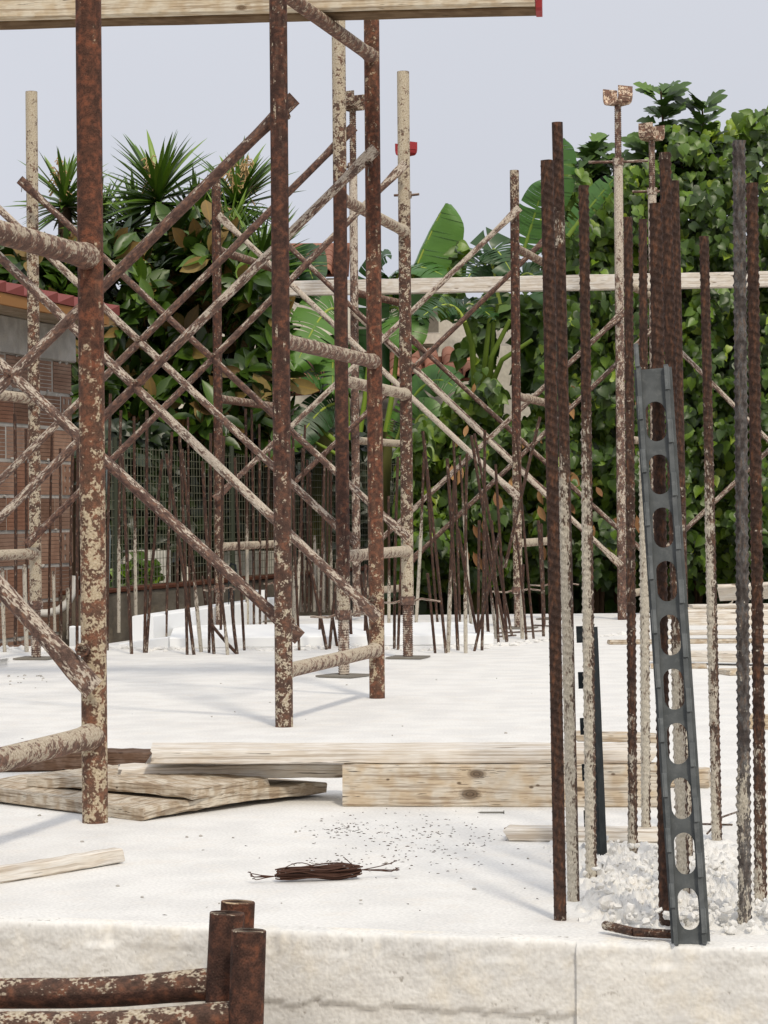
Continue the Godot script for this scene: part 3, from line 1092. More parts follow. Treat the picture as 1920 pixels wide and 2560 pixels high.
func frame_points():
	F.A2 = on_plane(238, 2056)
	F.A1 = F.A2 - FD * 0.99
	F.B1 = on_plane(710.5, 1817)
	F.B2 = on_plane(943, 1745.5)
	F.C1 = on_plane(860, 1692)
	F.C2 = on_plane(1020, 1646)
	F.E2 = on_plane(90.5, 1648)
	F.E1 = F.E2 - (F.C2 - F.C1)
	F.F1 = survey(547, 1280, 11.65) * Vector3(1, 0, 1)
	F.F2 = F.F1 + FD * 0.99
	F.G1 = survey(1293, 1280, 11.65) * Vector3(1, 0, 1)
	F.G2 = F.G1 + FD * 0.99
	F.J1 = survey(890, 1280, 12.7) * Vector3(1, 0, 1)
	F.J2 = survey(1023, 1280, 13.48) * Vector3(1, 0, 1)
	F.K1 = survey(1553, 1280, 12.5) * Vector3(1, 0, 1)
	F.K2 = survey(1637, 1280, 13.45) * Vector3(1, 0, 1)

const R := 0.0242
func pole(parent: Node3D, foot: Vector3, y0: float, y1: float, stops: Array, mat: Material, r := R, open_top := false, turn := 0.0):
	# stops: [height, coat] from bottom to top
	var m := Mb.new()
	var fine := []
	for k in stops.size():
		var t: float = clampf((stops[k][0] - y0) / (y1 - y0), 0, 1)
		fine.append([t, clampf(stops[k][1], 0.01, 0.99)])
	if fine[0][0] > 0.0: fine.push_front([0.0, fine[0][1]])
	if fine[-1][0] < 1.0: fine.append([1.0, fine[-1][1]])
	tube(m, foot + Vector3(0, y0, 0), foot + Vector3(0, y1, 0), r, 20, fine, not open_top, -1.0, turn)
	if open_top:
		pipe_end(m, foot + Vector3(0, y1, 0), Vector3.UP, r, 0.06, 0.3)
	build(m, "pole", mat, parent)

func rung(parent: Node3D, p: Vector3, q: Vector3, h: float, c0: float, c1: float, mat: Material, r := 0.0212, turn := 0.0):
	var m := Mb.new()
	var a := p + Vector3(0, h, 0)
	var b := q + Vector3(0, h, 0)
	var rings := []
	for t in [[0.0, 1.32], [0.035, 1.2], [0.07, 1.04], [0.12, 1.0], [0.3, 1.0], [0.5, 1.0], [0.7, 1.0], [0.88, 1.0], [0.93, 1.04], [0.965, 1.2], [1.0, 1.32]]:
		var rr: float = r * (t[1] if t[0] > 0 and t[0] < 1 else 1.25)
		var c: Vector3 = a.lerp(b, t[0])
		rings.append([c, r * (1.0 + (rr / r - 1.0) * 0.5), rr, lerpf(c0, c1, t[0])])
	sweep(m, rings, 18, Vector3.UP, false, turn)
	build(m, "rung", mat, parent)

# the studs that the braces hook on
func stud(parent: Node3D, p: Vector3, d: Vector3, l := 0.06, r := 0.0075):
	var m := Mb.new()
	tube(m, p, p + d * l, r, 8, [[0.0, 0.2], [1.0, 0.25]])
	tube(m, p + d * (l - 0.012), p + d * l, r * 1.35, 8, [[0.0, 0.2], [1.0, 0.25]])
	build(m, "stud", M.steel, parent)
	m = Mb.new()
	tube(m, p + d * (l - 0.018) + Vector3(0, 0.014, 0), p + d * (l - 0.016) + Vector3(-0.004, -0.036, 0), 0.0016, 5, [[0.0, 0.3], [1.0, 0.3]])
	build(m, "lock_pin", M.galv, parent)

func jack(foot: Vector3, top: float, yaw: float, label: String, coat := 0.5, handles := 1.0, plate := 0.145, r := 0.0205):
	var j := thing("base_jack", foot, label, "screw jack", "screw jacks under the scaffold frames")
	var m := Mb.new()
	screw(m, foot + Vector3(0, 0.008, 0), foot + Vector3(0, top, 0), r, 0.0085, coat + 0.15, coat - 0.15)
	build(m, "screw", M.tie, j)
	m = Mb.new()
	var bx := Vector3(cos(yaw), 0, sin(yaw))
	var bz := Vector3(-sin(yaw), 0, cos(yaw))
	box(m, foot + Vector3(0, 0.005, 0), bx * plate / 2, Vector3(0, 0.003, 0), bz * plate / 2)
	build(m, "base_plate", M.grey_steel, j)
	m = Mb.new()
	tube(m, foot + Vector3(0, top - 0.028, 0), foot + Vector3(0, top + 0.006, 0), r * 1.45, 8, [[0.0, 0.2], [1.0, 0.3]])
	build(m, "nut", M.tie, j)
	if handles > 0:
		for s in [-1, 1]:
			m = Mb.new()
			var hp := foot + Vector3(0, top - 0.012, 0)
			sweep(m, [[hp + Vector3(s * 0.025, 0, 0), 0.005, 0.005, 0.5], [hp + Vector3(s * 0.055, 0.008 * s, 0.01), 0.0045, 0.0045, 0.55], [hp + Vector3(s * 0.13 * handles, -0.004, 0.01), 0.0045, 0.0045, 0.6]], 7, Vector3.UP)
			build(m, "handle", M.tie, j)

func fork_jack(foot: Vector3, tube_top: float, top: float, label: String, mat: Material, fork_mat: Material, yaw := 0.0, spread := 0.155, size := 1.0):
	var at := foot + Vector3(0, tube_top, 0)
	var j := thing("fork_jack", at, label, "screw jack", "fork headed jacks on the back frames")
	var m := Mb.new()
	screw(m, at, foot + Vector3(0, top - 0.055, 0), 0.0185, 0.011, 0.2, 0.45)
	build(m, "screw", mat, j)
	m = Mb.new()
	tube(m, at + Vector3(0, -0.004, 0), at + Vector3(0, 0.034, 0), 0.030, 8, [[0.0, 0.35], [1.0, 0.4]])
	build(m, "nut", M.tie, j)
	for s in [-1, 1]:
		m = Mb.new()
		tube(m, at + Vector3(s * 0.028, 0.014, 0), at + Vector3(s * spread * 1.0, 0.016, s * 0.02), 0.0075, 8, [[0.0, 0.3], [1.0, 0.4]])
		build(m, "handle", M.tie, j)
	# a folded strap: floor and two upright cheeks with rounded bends
	m = Mb.new()
	var ax := Vector3(cos(yaw), 0, sin(yaw))
	var az := Vector3(-sin(yaw), 0, cos(yaw))
	var f0 := foot + Vector3(0, top - 0.055, 0)
	var prof := [Vector2(-0.066, 0.085), Vector2(-0.066, 0.03), Vector2(-0.058, 0.008), Vector2(-0.04, 0.0), Vector2(0.04, 0.0), Vector2(0.058, 0.008), Vector2(0.066, 0.03), Vector2(0.066, 0.085)]
	for k in 7:
		var p: Vector2 = prof[k] * size
		var q: Vector2 = prof[k + 1] * size
		var dn := (q - p).normalized()
		var nn := Vector2(-dn.y, dn.x) * 0.006
		var c := f0 + ax * ((p.x + q.x) / 2 - nn.x / 2) + Vector3(0, (p.y + q.y) / 2 - nn.y / 2, 0)
		box(m, c, (ax * (q.x - p.x) + Vector3(0, q.y - p.y, 0)) / 2, (ax * nn.x + Vector3(0, nn.y, 0)) / 2, az * 0.045 * size, 0.45)
	build(m, "fork", fork_mat, j)

func frames():
	M.grey_steel = tint(M.mortar, Color(0.74, 0.73, 0.71))
	frame_points()
	var o: Node3D
	# nearest frame, at the left
	o = thing("scaffold_frame", F.A2, "nearest scaffold frame, its thick rusty pole flaked with cream paint low down, at the left", "scaffold frame", "scaffold frames on the slab")
	pole(o, F.A2, 0.0, 2.25, [[0, 0.62], [0.12, 0.50], [0.32, 0.50], [0.46, 0.60], [0.60, 0.48], [0.72, 0.26], [0.95, 0.10], [1.2, 0.05], [1.5, 0.08], [2.2, 0.12]], M.red_steel, R, false, 0.37)
	pole(o, F.A1, 0.0, 2.25, [[0, 0.5], [1.0, 0.2], [2.2, 0.1]], M.steel)
	for h in [0.163, 1.064, 2.0]:
		rung(o, F.A1, F.A2, h, 0.5 if h < 0.5 else 0.42, 0.58 if h < 0.5 else 0.36, M.daubed)
	stud(o, F.A2 + Vector3(-0.012, 0.325, 0.018), Vector3(-0.05, 0.1, 1).normalized(), 0.045, 0.010)
	# middle frame
	o = thing("scaffold_frame", F.B1, "middle scaffold frame of two rusty poles standing bare on the slab", "scaffold frame", "scaffold frames on the slab")
	pole(o, F.B1, 0.0, 2.25, [[0, 0.45], [0.2, 0.44], [0.4, 0.26], [0.6, 0.16], [0.8, 0.1], [1.2, 0.06], [1.7, 0.1], [2.2, 0.14]], M.steel)
	pole(o, F.B2, 0.0, 2.25, [[0, 0.12], [0.06, 0.42], [0.18, 0.48], [0.35, 0.3], [0.6, 0.10], [1.1, 0.08], [1.3, 0.16], [1.6, 0.08], [2.2, 0.2]], M.red_steel, R, false, 0.1)
	for h in [0.150, 1.048, 2.0]:
		rung(o, F.B1, F.B2, h, 0.62 if h < 0.5 else 0.40, 0.66 if h < 0.5 else 0.45, M.daubed, 0.0205, 0.3 + h)
	for h in [0.3, 1.68]:
		stud(o, F.B1 + Vector3(0.01, h - 0.015, -0.015), Vector3(0.2, 0, -1).normalized(), 0.05)
		stud(o, F.B2 + Vector3(-0.006, h - 0.02 + (0.03 if h < 1 else -0.005), 0.02), Vector3(-0.15, 0, 1).normalized(), 0.05, 0.009)
	# behind it, the frame with cream tops
	o = thing("scaffold_frame", F.C1, "scaffold frame whose two pole tops are coated cream, standing on screw jacks", "scaffold frame", "scaffold frames on the slab")
	pole(o, F.C1, 0.235, 2.32, [[0.235, 0.75], [0.32, 0.62], [0.36, 0.2], [0.5, 0.1], [1.1, 0.05], [1.68, 0.05], [1.75, 0.2], [1.82, 0.5], [1.95, 0.72], [2.3, 0.92]], M.steel, R, true)
	pole(o, F.C2, 0.245, 2.32, [[0.245, 0.9], [0.45, 0.86], [0.56, 0.5], [0.68, 0.3], [1.05, 0.2], [1.5, 0.34], [1.72, 0.55], [1.85, 0.85], [2.3, 0.97]], M.steel, R, true)
	for h in [0.425, 1.045, 1.69]:
		rung(o, F.C1, F.C2, h, 0.55, 0.85, M.daubed, 0.0212, h)
	stud(o, F.C1 + Vector3(0.01, 1.91, -0.02), Vector3(0.2, 0, -1).normalized(), 0.04)
	stud(o, F.C2 + Vector3(-0.01, 1.94, 0.02), Vector3(-0.1, 0, 1).normalized(), 0.045)
	stud(o, F.C2 + Vector3(-0.012, 0.49, 0.02), Vector3(-0.1, 0, 1).normalized(), 0.045)
	jack(F.C1, 0.23, 0.55, "screw jack with square plate between the two bare rusty poles of the middle frame", 0.62, 0.9)
	jack(F.C2, 0.24, 0.28, "screw jack with reddish rusty thread and thin handles right of the middle frame", 0.32)
	# left back frame
	o = thing("scaffold_frame", F.E2, "scaffold frame before the brick shed, its pole cream at the top", "scaffold frame", "scaffold frames on the slab")
	pole(o, F.E2, 0.235, 2.28, [[0.235, 0.80], [0.42, 0.82], [0.5, 0.68], [0.8, 0.46], [1.3, 0.40], [1.55, 0.55], [1.8, 0.80], [2.28, 0.96]], M.steel, R, true)
	pole(o, F.E1, 0.235, 2.28, [[0.235, 0.7], [1.2, 0.5], [2.2, 0.8]], M.steel, R, true)
	for h in [0.425, 1.045, 1.69]:
		rung(o, F.E1, F.E2, h, 0.8, 0.72 if h < 1.2 else 0.5, M.daubed, 0.0215, h * 1.3)
	stud(o, F.E2 + Vector3(-0.02, 1.905, 0.015), Vector3(-0.4, 0.1, 1).normalized(), 0.05)
	stud(o, F.E2 + Vector3(-0.015, 0.47, 0.02), Vector3(-0.2, 0, 1).normalized(), 0.04)
	jack(F.E2, 0.23, 0.2, "screw jack with rusty thread standing before the brick wall at the left", 0.4, 0.0)
	jack(F.E1, 0.23, 0.1, "screw jack under the left back frame, just outside the picture", 0.4, 0.0)
	# two frames in the third row
	o = thing("scaffold_frame", F.F1, "thin brown scaffold frame before the broad leaved tree", "scaffold frame", "scaffold frames on the slab")
	for p in [F.F1, F.F2]:
		pole(o, p, 0.22, 2.22, [[0.22, 0.45], [0.6, 0.25], [1.0, 0.10], [2.1, 0.12], [2.22, 0.25]], M.steel, 0.0225, true, 0.5)
	for h in [0.415, 1.145, 1.878]:
		rung(o, F.F1, F.F2, h, 0.6 if h < 1 else 0.22, 0.75 if h < 1 else 0.3, M.daubed, 0.0205, h)
	jack(F.F1, 0.22, 0.2, "screw jack behind the long foam block, left of the second rusty pole", 0.5, 0.6)
	jack(F.F2, 0.22, 0.2, "screw jack hidden behind the second rusty pole", 0.5, 0.6)
	o = thing("scaffold_frame", F.G1, "thin scaffold frame left of the thick ribbed bars, speckled white low down", "scaffold frame", "scaffold frames on the slab")
	pole(o, F.G1, 0.20, 2.255, [[0.2, 0.5], [0.45, 0.44], [0.8, 0.42], [0.95, 0.14], [1.5, 0.08], [1.9, 0.14], [2.12, 0.30], [2.255, 0.55]], M.steel, 0.0225, true, 0.3)
	pole(o, F.G2, 0.20, 2.255, [[0.2, 0.5], [0.8, 0.2], [2.255, 0.2]], M.steel, 0.0225, true)
	for h in [0.42, 1.145, 1.878]:
		rung(o, F.G1, F.G2, h, 0.85 if h < 1 else 0.5, 0.9 if h < 1 else 0.6, M.daubed, 0.0205, h)
	jack(F.G1, 0.20, 0.35, "screw jack among the leaning starter bars, left of the thick ribbed bars", 0.55, 1.0, 0.16)
	jack(F.G2, 0.20, 0.35, "screw jack hidden behind the thick ribbed bars", 0.55, 1.0, 0.16)
	# the rearmost pair carries the fork jacks
	o = thing("scaffold_frame", F.J1, "rearmost scaffold frame between the middle poles, topped by a fork jack", "scaffold frame", "scaffold frames on the slab")
	pole(o, F.J1, 0.02, 2.41, [[0.02, 0.5], [0.4, 0.35], [0.7, 0.5], [0.9, 0.2], [1.5, 0.28], [1.8, 0.5], [2.0, 0.8], [2.4, 0.92]], M.tie, 0.0222, false, 0.2)
	pole(o, F.J2, -0.4, 2.38, [[-0.4, 0.4], [1.0, 0.2], [2.4, 0.4]], M.tie, 0.0222)
	for h in [0.15, 0.965, 1.76]:
		rung(o, F.J1, F.J2, h, 0.85 if h < 1.2 else 0.2, 0.9 if h < 1.2 else 0.15, M.daubed, 0.0205, h)
	o = thing("scaffold_frame", F.K1, "rearmost scaffold frame behind the thick ribbed bars, its pole white at the top", "scaffold frame", "scaffold frames on the slab")
	pole(o, F.K1, 0.0, 2.405, [[0.0, 0.12], [0.3, 0.2], [0.5, 0.5], [0.75, 0.42], [1.2, 0.40], [1.6, 0.52], [1.85, 0.8], [2.1, 0.93], [2.4, 0.97]], M.tie, 0.024)
	pole(o, F.K2, -0.4, 2.38, [[-0.4, 0.5], [0.3, 0.6], [2.0, 0.6], [2.2, 0.92], [2.4, 0.94]], M.tie, 0.024)
	for h in [0.13, 0.96, 1.79]:
		rung(o, F.K1, F.K2, h, 0.8, 0.85, M.daubed, 0.0205, h)
	fork_jack(F.J1, 2.42, 2.80, "brown fork headed jack between the middle poles, high against the sky", M.steel, M.steel, -1.1, 0.06)
	fork_jack(F.J2, 2.37, 2.67, "red painted fork headed jack just right of the cream topped pole", M.steel, M.red_paint, 0.9, 0.07, 0.78)
	fork_jack(F.K1, 2.405, 2.78, "fork headed jack with long threaded stem, tallest at the right", M.tie, tint(M.tie, Color(1.25, 1.22, 1.18)), 1.05)
	fork_jack(F.K2, 2.375, 2.74, "shorter fork headed jack just behind the tall ribbed bar with rusty tip", M.tie, tint(M.tie, Color(1.15, 1.12, 1.08)), -0.95, 0.11)

# ---------------------------------------------------------------- cross braces
# each brace: a tube, flattened and drilled at both ends
func brace_tube(parent: Node3D, a: Vector3, b: Vector3, r: float, stops: Array, turn := 0.0):
	var m := Mb.new()
	var l := (b - a).length()
	var tab := 0.055 / l
	var flat := 0.0032
	var rings := []
	var list := [[0.0, 1.0], [tab * 0.6, 1.0], [tab * 1.4, 0.45], [tab * 2.2, 0.0]]
	for k in range(1, 12):
		list.append([lerpf(tab * 2.2, 1.0 - tab * 2.2, k / 12.0), 0.0])
	list += [[1.0 - tab * 2.2, 0.0], [1.0 - tab * 1.4, 0.45], [1.0 - tab * 0.6, 1.0], [1.0, 1.0]]
	for q in list:
		var t: float = q[0]
		var cov: float = stops[0][1]
		for j in stops.size() - 1:
			if t >= stops[j][0] and t <= stops[j + 1][0]:
				cov = lerpf(stops[j][1], stops[j + 1][1], (t - stops[j][0]) / maxf(stops[j + 1][0] - stops[j][0], 1e-5))
		var d := (b - a).normalized()
		var c := a.lerp(b, t) + d * (0.022 if t > 0.5 else -0.022) * (1.0 if (t < 0.001 or t > 0.999) else 0.0)
		c += Vector3(0, -0.004 * sin(PI * t), 0.003 * sin(7.0 * t))
		rings.append([c, lerpf(r, r * 1.42, q[1]), lerpf(r, flat, q[1]), clampf(cov + rnd(-0.05, 0.05), 0.03, 0.97)])
	# ring axes: u across in the plane of the pair, v along the frame direction
	sweep(m, rings, 14, FD, true, turn)
	build(m, "tube", M.tie, parent)

func cross(label: String, t1: Array, t2: Array, r: float, s1: Array, s2: Array, bolt := true):
	var c: Vector3 = (t1[0] + t1[1]) / 2
	var o := thing("cross_brace", c, label, "cross brace", "cross braces between the scaffold frames")
	brace_tube(o, t1[0], t1[1], r, s1, rnd(0, 1))
	if t2.size() > 0:
		brace_tube(o, t2[0], t2[1], r, s2, rnd(0, 1))
		if bolt:
			var m := Mb.new()
			var p: Vector3 = (t1[0] + t1[1]) / 2
			tube(m, p + FD * 0.05, p - FD * (r + 0.02), 0.0075, 8, [[0.0, 0.3], [1.0, 0.35]])
			build(m, "pivot_bolt", M.steel, o)

func braces():
	# nearest frame: only the low one runs through the picture
	cross("thick rusty brace pinned low on the nearest pole, running up to the left edge",
		[survey(215, 1702, 4.40), survey(-1560, -262, 4.78)], [], 0.0165, [[0, 0.49], [0.15, 0.31], [1, 0.13]], [])
	# middle frame, front plane
	cross("crossed braces pinned to the front pole of the middle frame, meeting at the left edge",
		[survey(722, 259, 6.47), survey(-640, 1590, 6.75)], [survey(735, 1582, 6.50), survey(-640, 318, 6.72)], 0.0152,
		[[0, 0.13], [0.12, 0.22], [0.3, 0.13], [0.5, 0.49], [1, 0.49]], [[0, 0.20], [0.1, 0.31], [0.3, 0.22], [0.5, 0.52], [0.6, 0.49], [1, 0.28]])
	# middle frame, back plane
	cross("crossed braces pinned on the reddish back pole of the middle frame, whitened with cement",
		[survey(927, 384, 7.31), survey(-215, 1504, 7.62)], [survey(933, 1533, 7.31), survey(-215, 436, 7.62)], 0.0142,
		[[0, 0.73], [0.1, 0.64], [0.3, 0.67], [0.5, 0.10], [0.75, 0.49], [1, 0.49]], [[0, 0.49], [0.1, 0.31], [0.22, 0.76], [0.36, 0.85], [0.5, 0.31], [0.7, 0.49], [1, 0.28]])
	# cream-topped frame to the left back frame
	cross("crossed braces from the cream topped frame's front pole, running left behind the nearest pole",
		[survey(874, 328, 8.36), survey(-165, 1364, 8.50)], [survey(878, 1348, 8.36), survey(-165, 368, 8.50)], 0.0132,
		[[0, 0.10], [0.2, 0.16], [0.5, 0.28], [0.8, 0.57], [1, 0.49]], [[0, 0.49], [0.2, 0.40], [0.5, 0.57], [0.7, 0.67], [1, 0.64]])
	cross("crossed braces spanning from the cream topped back pole to the pole before the brick shed",
		[survey(1005, 418, 9.28), survey(76, 1352, 9.42)], [survey(1011, 1337, 9.28), survey(59, 458, 9.42)], 0.0132,
		[[0, 0.49], [0.2, 0.36], [0.5, 0.25], [0.8, 0.16], [1, 0.10]], [[0, 0.57], [0.1, 0.64], [0.3, 0.10], [0.6, 0.13], [0.8, 0.31], [1, 0.13]])
	# third row
	cross("pale crossed braces between the two thin frames, front pair, before the timber beam",
		[survey(1291, 527, 11.60), survey(545, 1240, 11.60)], [survey(553, 545, 11.60), survey(1290, 1238, 11.60)], 0.0138,
		[[0, 0.71], [0.3, 0.64], [0.6, 0.76], [1, 0.20]], [[0, 0.79], [0.3, 0.73], [0.55, 0.79], [0.7, 1.07], [0.9, 1.03], [1, 0.64]])
	cross("brown crossed braces between the two thin frames, back pair, before the timber beam",
		[survey(1372, 590, 12.60), survey(706, 1235, 12.60)], [survey(700, 594, 12.60), survey(1378, 1244, 12.60)], 0.0138,
		[[0, 0.13], [0.3, 0.10], [0.8, 0.28], [1, 0.13]], [[0, 0.31], [0.3, 0.13], [0.6, 0.36], [1, 0.20]])
	cross("crossed braces between the rearmost frames, front pair, passing behind the thick ribbed bars",
		[survey(1553, 786, 12.45), survey(892, 1404, 12.65)], [survey(888, 782, 12.65), survey(1546, 1408, 12.45)], 0.0138,
		[[0, 0.28], [0.4, 0.49], [0.6, 0.64], [1, 0.49]], [[0, 0.79], [0.5, 0.79], [1, 0.64]])
	cross("crossed braces between the rearmost frames, back pair, before the creeper hedge",
		[survey(1637, 817, 13.40), survey(1024, 1405, 13.42)], [survey(1026, 845, 13.42), survey(1637, 1405, 13.40)], 0.0138,
		[[0, 0.28], [0.5, 0.36], [1, 0.13]], [[0, 0.13], [0.5, 0.20], [1, 0.28]])
	# further right, beyond the rearmost frame
	cross("crossed braces at the right edge behind the tallest ribbed bars",
		[survey(1645, 822, 13.35), survey(2260, 1440, 13.0)], [survey(1612, 1420, 13.45), survey(2260, 800, 13.0)], 0.0135,
		[[0, 0.49], [0.5, 0.57], [1, 0.49]], [[0, 0.49], [0.5, 0.49], [1, 0.49]])

# ---------------------------------------------------------------- timber beams overhead
func timbers():
	var y := 2.072
	for k in 2:
		var a := Vector3(-1.9, y, -7.00) if k == 0 else Vector3(-1.9, y - 0.004, -7.075)
		var b := survey(1337, -14, 6.78) if k == 0 else survey(1350, -14, 6.872)
		b.y = a.y
		a.y += 0.0
		var o := thing("formwork_beam", a.lerp(b, 0.5), "pale timber formwork beam with red end cap across the top of the picture, front one" if k == 0 else "timber formwork beam behind the front one across the top, its red end corner showing", "timber beam", "formwork beams across the top")
		var m := Mb.new()
		board(m, a, b, 0.045 if k == 0 else 0.10, 0.085 - 0.004 * k, Vector3.UP, 20, 0.0012, 0.0, 0.004)
		build(m, "flange", M.beam_wood if k == 0 else M.sole, o)
		m = Mb.new()
		var up := Vector3(0, 0.105, 0)
		board(m, a + up, b + up, 0.024, 0.124, Vector3.UP, 8, 0.001)
		build(m, "web", M.beam_wood, o)
		m = Mb.new()
		up = Vector3(0, 0.20, 0)
		board(m, a + up, b + up, 0.045 if k == 0 else 0.10, 0.06, Vector3.UP, 10, 0.001)
		build(m, "top_flange", M.beam_wood, o)
		m = Mb.new()
		var d := (b - a).normalized()
		if k == 0:
			board(m, b - d * 0.038 + Vector3(0, 0.010, 0.004), b + d * 0.004 + Vector3(0, 0.010, 0.004), 0.048, 0.085, Vector3.UP, 2, 0.0, 0.0, 0.006)
		else:
			board(m, b - d * 0.012, b + d * 0.006, 0.106, 0.090, Vector3.UP, 2, 0.0, 0.0, 0.008)
		build(m, "end_cap", M.red_paint, o)
	# the lower beam that lies over the rungs of the rearmost frames
	var m := Mb.new()
	var a := survey(700, 722, 13.55)
	var b := survey(2120, 694, 12.75)
	board(m, a, b, 0.075, 0.082, Vector3.UP, 30, 0.0012, 0.0, 0.003)
	tag(build(m, "timber_beam", M.pine), "long pale square timber lying level across the rearmost frames before the garden", "timber beam")

# ---------------------------------------------------------------- thin starter bars
const ORD := ["leftmost", "second from left", "third from left", "fourth from left", "fifth from left", "sixth from left", "seventh from left", "eighth from left", "ninth from left", "tenth from left", "eleventh from left", "twelfth from left", "thirteenth from left", "fourteenth from left", "fifteenth from left", "sixteenth from left", "seventeenth from left", "eighteenth from left", "nineteenth from left", "twentieth from left", "twenty-first from left", "twenty-second from left", "twenty-third from left", "twenty-fourth from left", "twenty-fifth from left", "twenty-sixth from left"]

func starter_bars():
	# foot and tip bearings; last number: how far up the cement coat reaches
	var zones := [
		["before the brick shed", [
			[38, 1613, 37, 1035, 0.0], [12, 1630, 6, 1420, 1.0], [67, 1630, 61, 1411, 1.0], [66, 1602, 65, 1072, 0.1], [122, 1567, 130, 1081, 0.1], [137, 1580, 133, 1428, 1.0], [153, 1599, 150, 1121, 0.15], [171, 1597, 169, 1470, 1.0], [175, 1598, 183, 1077, 0.1], [193, 1628, 195, 1120, 0.1]]],
		["right of the nearest pole", [
			[268, 1626, 276, 984, 0.1], [297, 1582, 302, 1026, 0.4], [329, 1635, 304, 1110, 0.15], [340, 1578, 335, 1041, 0.45], [361, 1632, 367, 1026, 0.1], [366, 1632, 405, 1148, 0.1], [445, 1574, 445, 1326, 0.1], [468, 1637, 449, 1089, 0.1], [485, 1637, 416, 1134, 0.12], [475, 1571, 470, 1043, 0.2], [503, 1630, 455, 1123, 0.3], [523, 1632, 527, 1083, 0.1], [535, 1635, 506, 1153, 0.1], [536, 1567, 541, 1100, 0.15], [569, 1637, 544, 1419, 0.3], [523, 1567, 506, 1440, 0.05], [593, 1635, 527, 1559, 0.05], [593, 1635, 578, 1470, 0.2], [611, 1626, 587, 1144, 0.05], [618, 1563, 614, 1022, 0.45], [635, 1563, 629, 1024, 0.2], [650, 1563, 648, 1060, 0.1], [664, 1566, 674, 1100, 0.1], [552, 1600, 560, 1090, 0.1], [415, 1600, 430, 1080, 0.1]]],
		["behind the middle frame", [
			[748, 1626, 728, 1120, 0.1], [735, 1560, 733, 1090, 0.3], [742, 1562, 763, 1062, 0.35], [754, 1530, 760, 1369, 1.0], [767, 1532, 768, 1150, 0.2], [786, 1529, 786, 1339, 1.0], [800, 1530, 795, 1372, 1.0], [809, 1531, 809, 1190, 0.5], [828, 1525, 828, 1150, 0.4], [817, 1624, 773, 1394, 0.05], [824, 1622, 840, 1462, 0.1], [843, 1618, 830, 1538, 0.2], [880, 1612, 876, 1540, 0.1], [925, 1622, 902, 1436, 0.1], [912, 1603, 914, 1411, 0.1], [986, 1622, 995, 1142, 0.1], [995, 1625, 1008, 1330, 0.1], [972, 1560, 971, 1240, 0.35], [722, 1590, 716, 1100, 0.1], [757, 1531, 756, 1120, 0.1], [777, 1531, 775, 1180, 0.1], [818, 1532, 820, 1170, 0.1], [798, 1600, 812, 1130, 0.1]]],
		["left of the ribbed bars", [
			[1040, 1560, 1060, 1130, 0.6], [1088, 1633, 1069, 1433, 0.15], [1094, 1560, 1062, 1100, 0.15], [1115, 1633, 1057, 1078, 0.25], [1120, 1631, 1136, 1200, 0.4], [1145, 1626, 1118, 1146, 0.1], [1150, 1560, 1133, 1081, 0.1], [1164, 1633, 1167, 1134, 0.3], [1177, 1559, 1149, 1139, 0.7], [1198, 1609, 1145, 1322, 0.05], [1186, 1628, 1248, 1334, 0.15], [1195, 1611, 1198, 1301, 0.1], [1205, 1626, 1212, 1075, 0.2], [1222, 1606, 1210, 1330, 0.2], [1241, 1597, 1212, 1370, 0.4], [1246, 1609, 1229, 1301, 0.1], [1267, 1605, 1178, 1089, 0.15], [1262, 1599, 1215, 1340, 0.5], [1268, 1603, 1239, 1161, 0.05], [1280, 1590, 1186, 1084, 0.1], [1262, 1420, 1350, 1042, 0.0], [1306, 1597, 1308, 1411, 0.7], [1316, 1600, 1290, 1330, 0.1], [1334, 1597, 1292, 1090, 0.15], [1359, 1591, 1346, 1301, 0.1], [1361, 1562, 1353, 1309, 0.1]]]]
	for z in zones:
		var list: Array = z[1]
		list.sort_custom(func(p, q): return p[0] + p[1] * 0.01 < q[0] + q[1] * 0.01)
		for k in list.size():
			var q: Array = list[k]
			var foot := on_plane(q[0], q[1])
			var deep := -foot.z
			if q[1] < 1500: # tied above the slab, its foot hidden in the bundle
				deep = 10.35
				foot = survey(q[0], q[1], deep)
			var lean_z := rnd(-0.06, 0.06)
			var tip := survey(q[2], q[3], deep + lean_z)
			var m := Mb.new()
			var l := (tip - foot).length()
			var rings := []
			var bend := rnd(-0.004, 0.004)
			var n := maxi(int(l / 0.014), 12)
			var r := rnd(0.0058, 0.0073)
			for j in n + 1:
				var t := float(j) / n
				var cov := clampf((q[4] - t) * 4.0, -0.36, 0.5) + 0.42 if q[4] > 0.28 else (0.3 if t < 0.06 else 0.07)
				var rr := r * (1.0 if j % 2 == 0 else 1.07)
				if cov > 0.5: rr += r * (0.22 + 0.25 * absf(lump.get_noise_1d(t * 60.0 + q[0])))
				rings.append([foot.lerp(tip, t) + Vector3(bend * sin(PI * t), 0, 0), rr, rr, clampf(cov, 0.08, 0.93)])
			sweep(m, rings, 7, Vector3(0, 0, 1), true, rnd(0, 1))
			var dx: float = q[2] - q[0]
			var how := "upright"
			if dx < -12: how = "left-leaning"
			elif dx > 12: how = "right-leaning"
			var coat := "cement-coated" if q[4] > 0.65 else ("cement-splashed" if q[4] > 0.25 else "rusty")
			if q[1] - q[3] < 210: how = "short " + how
			var o := build(m, "starter_bar", M.bar)
			tag(o, "%s %s starter bar, %s of those %s" % [how, coat, ORD[k], z[0]], "rebar", "thin starter bars along the pour joint")
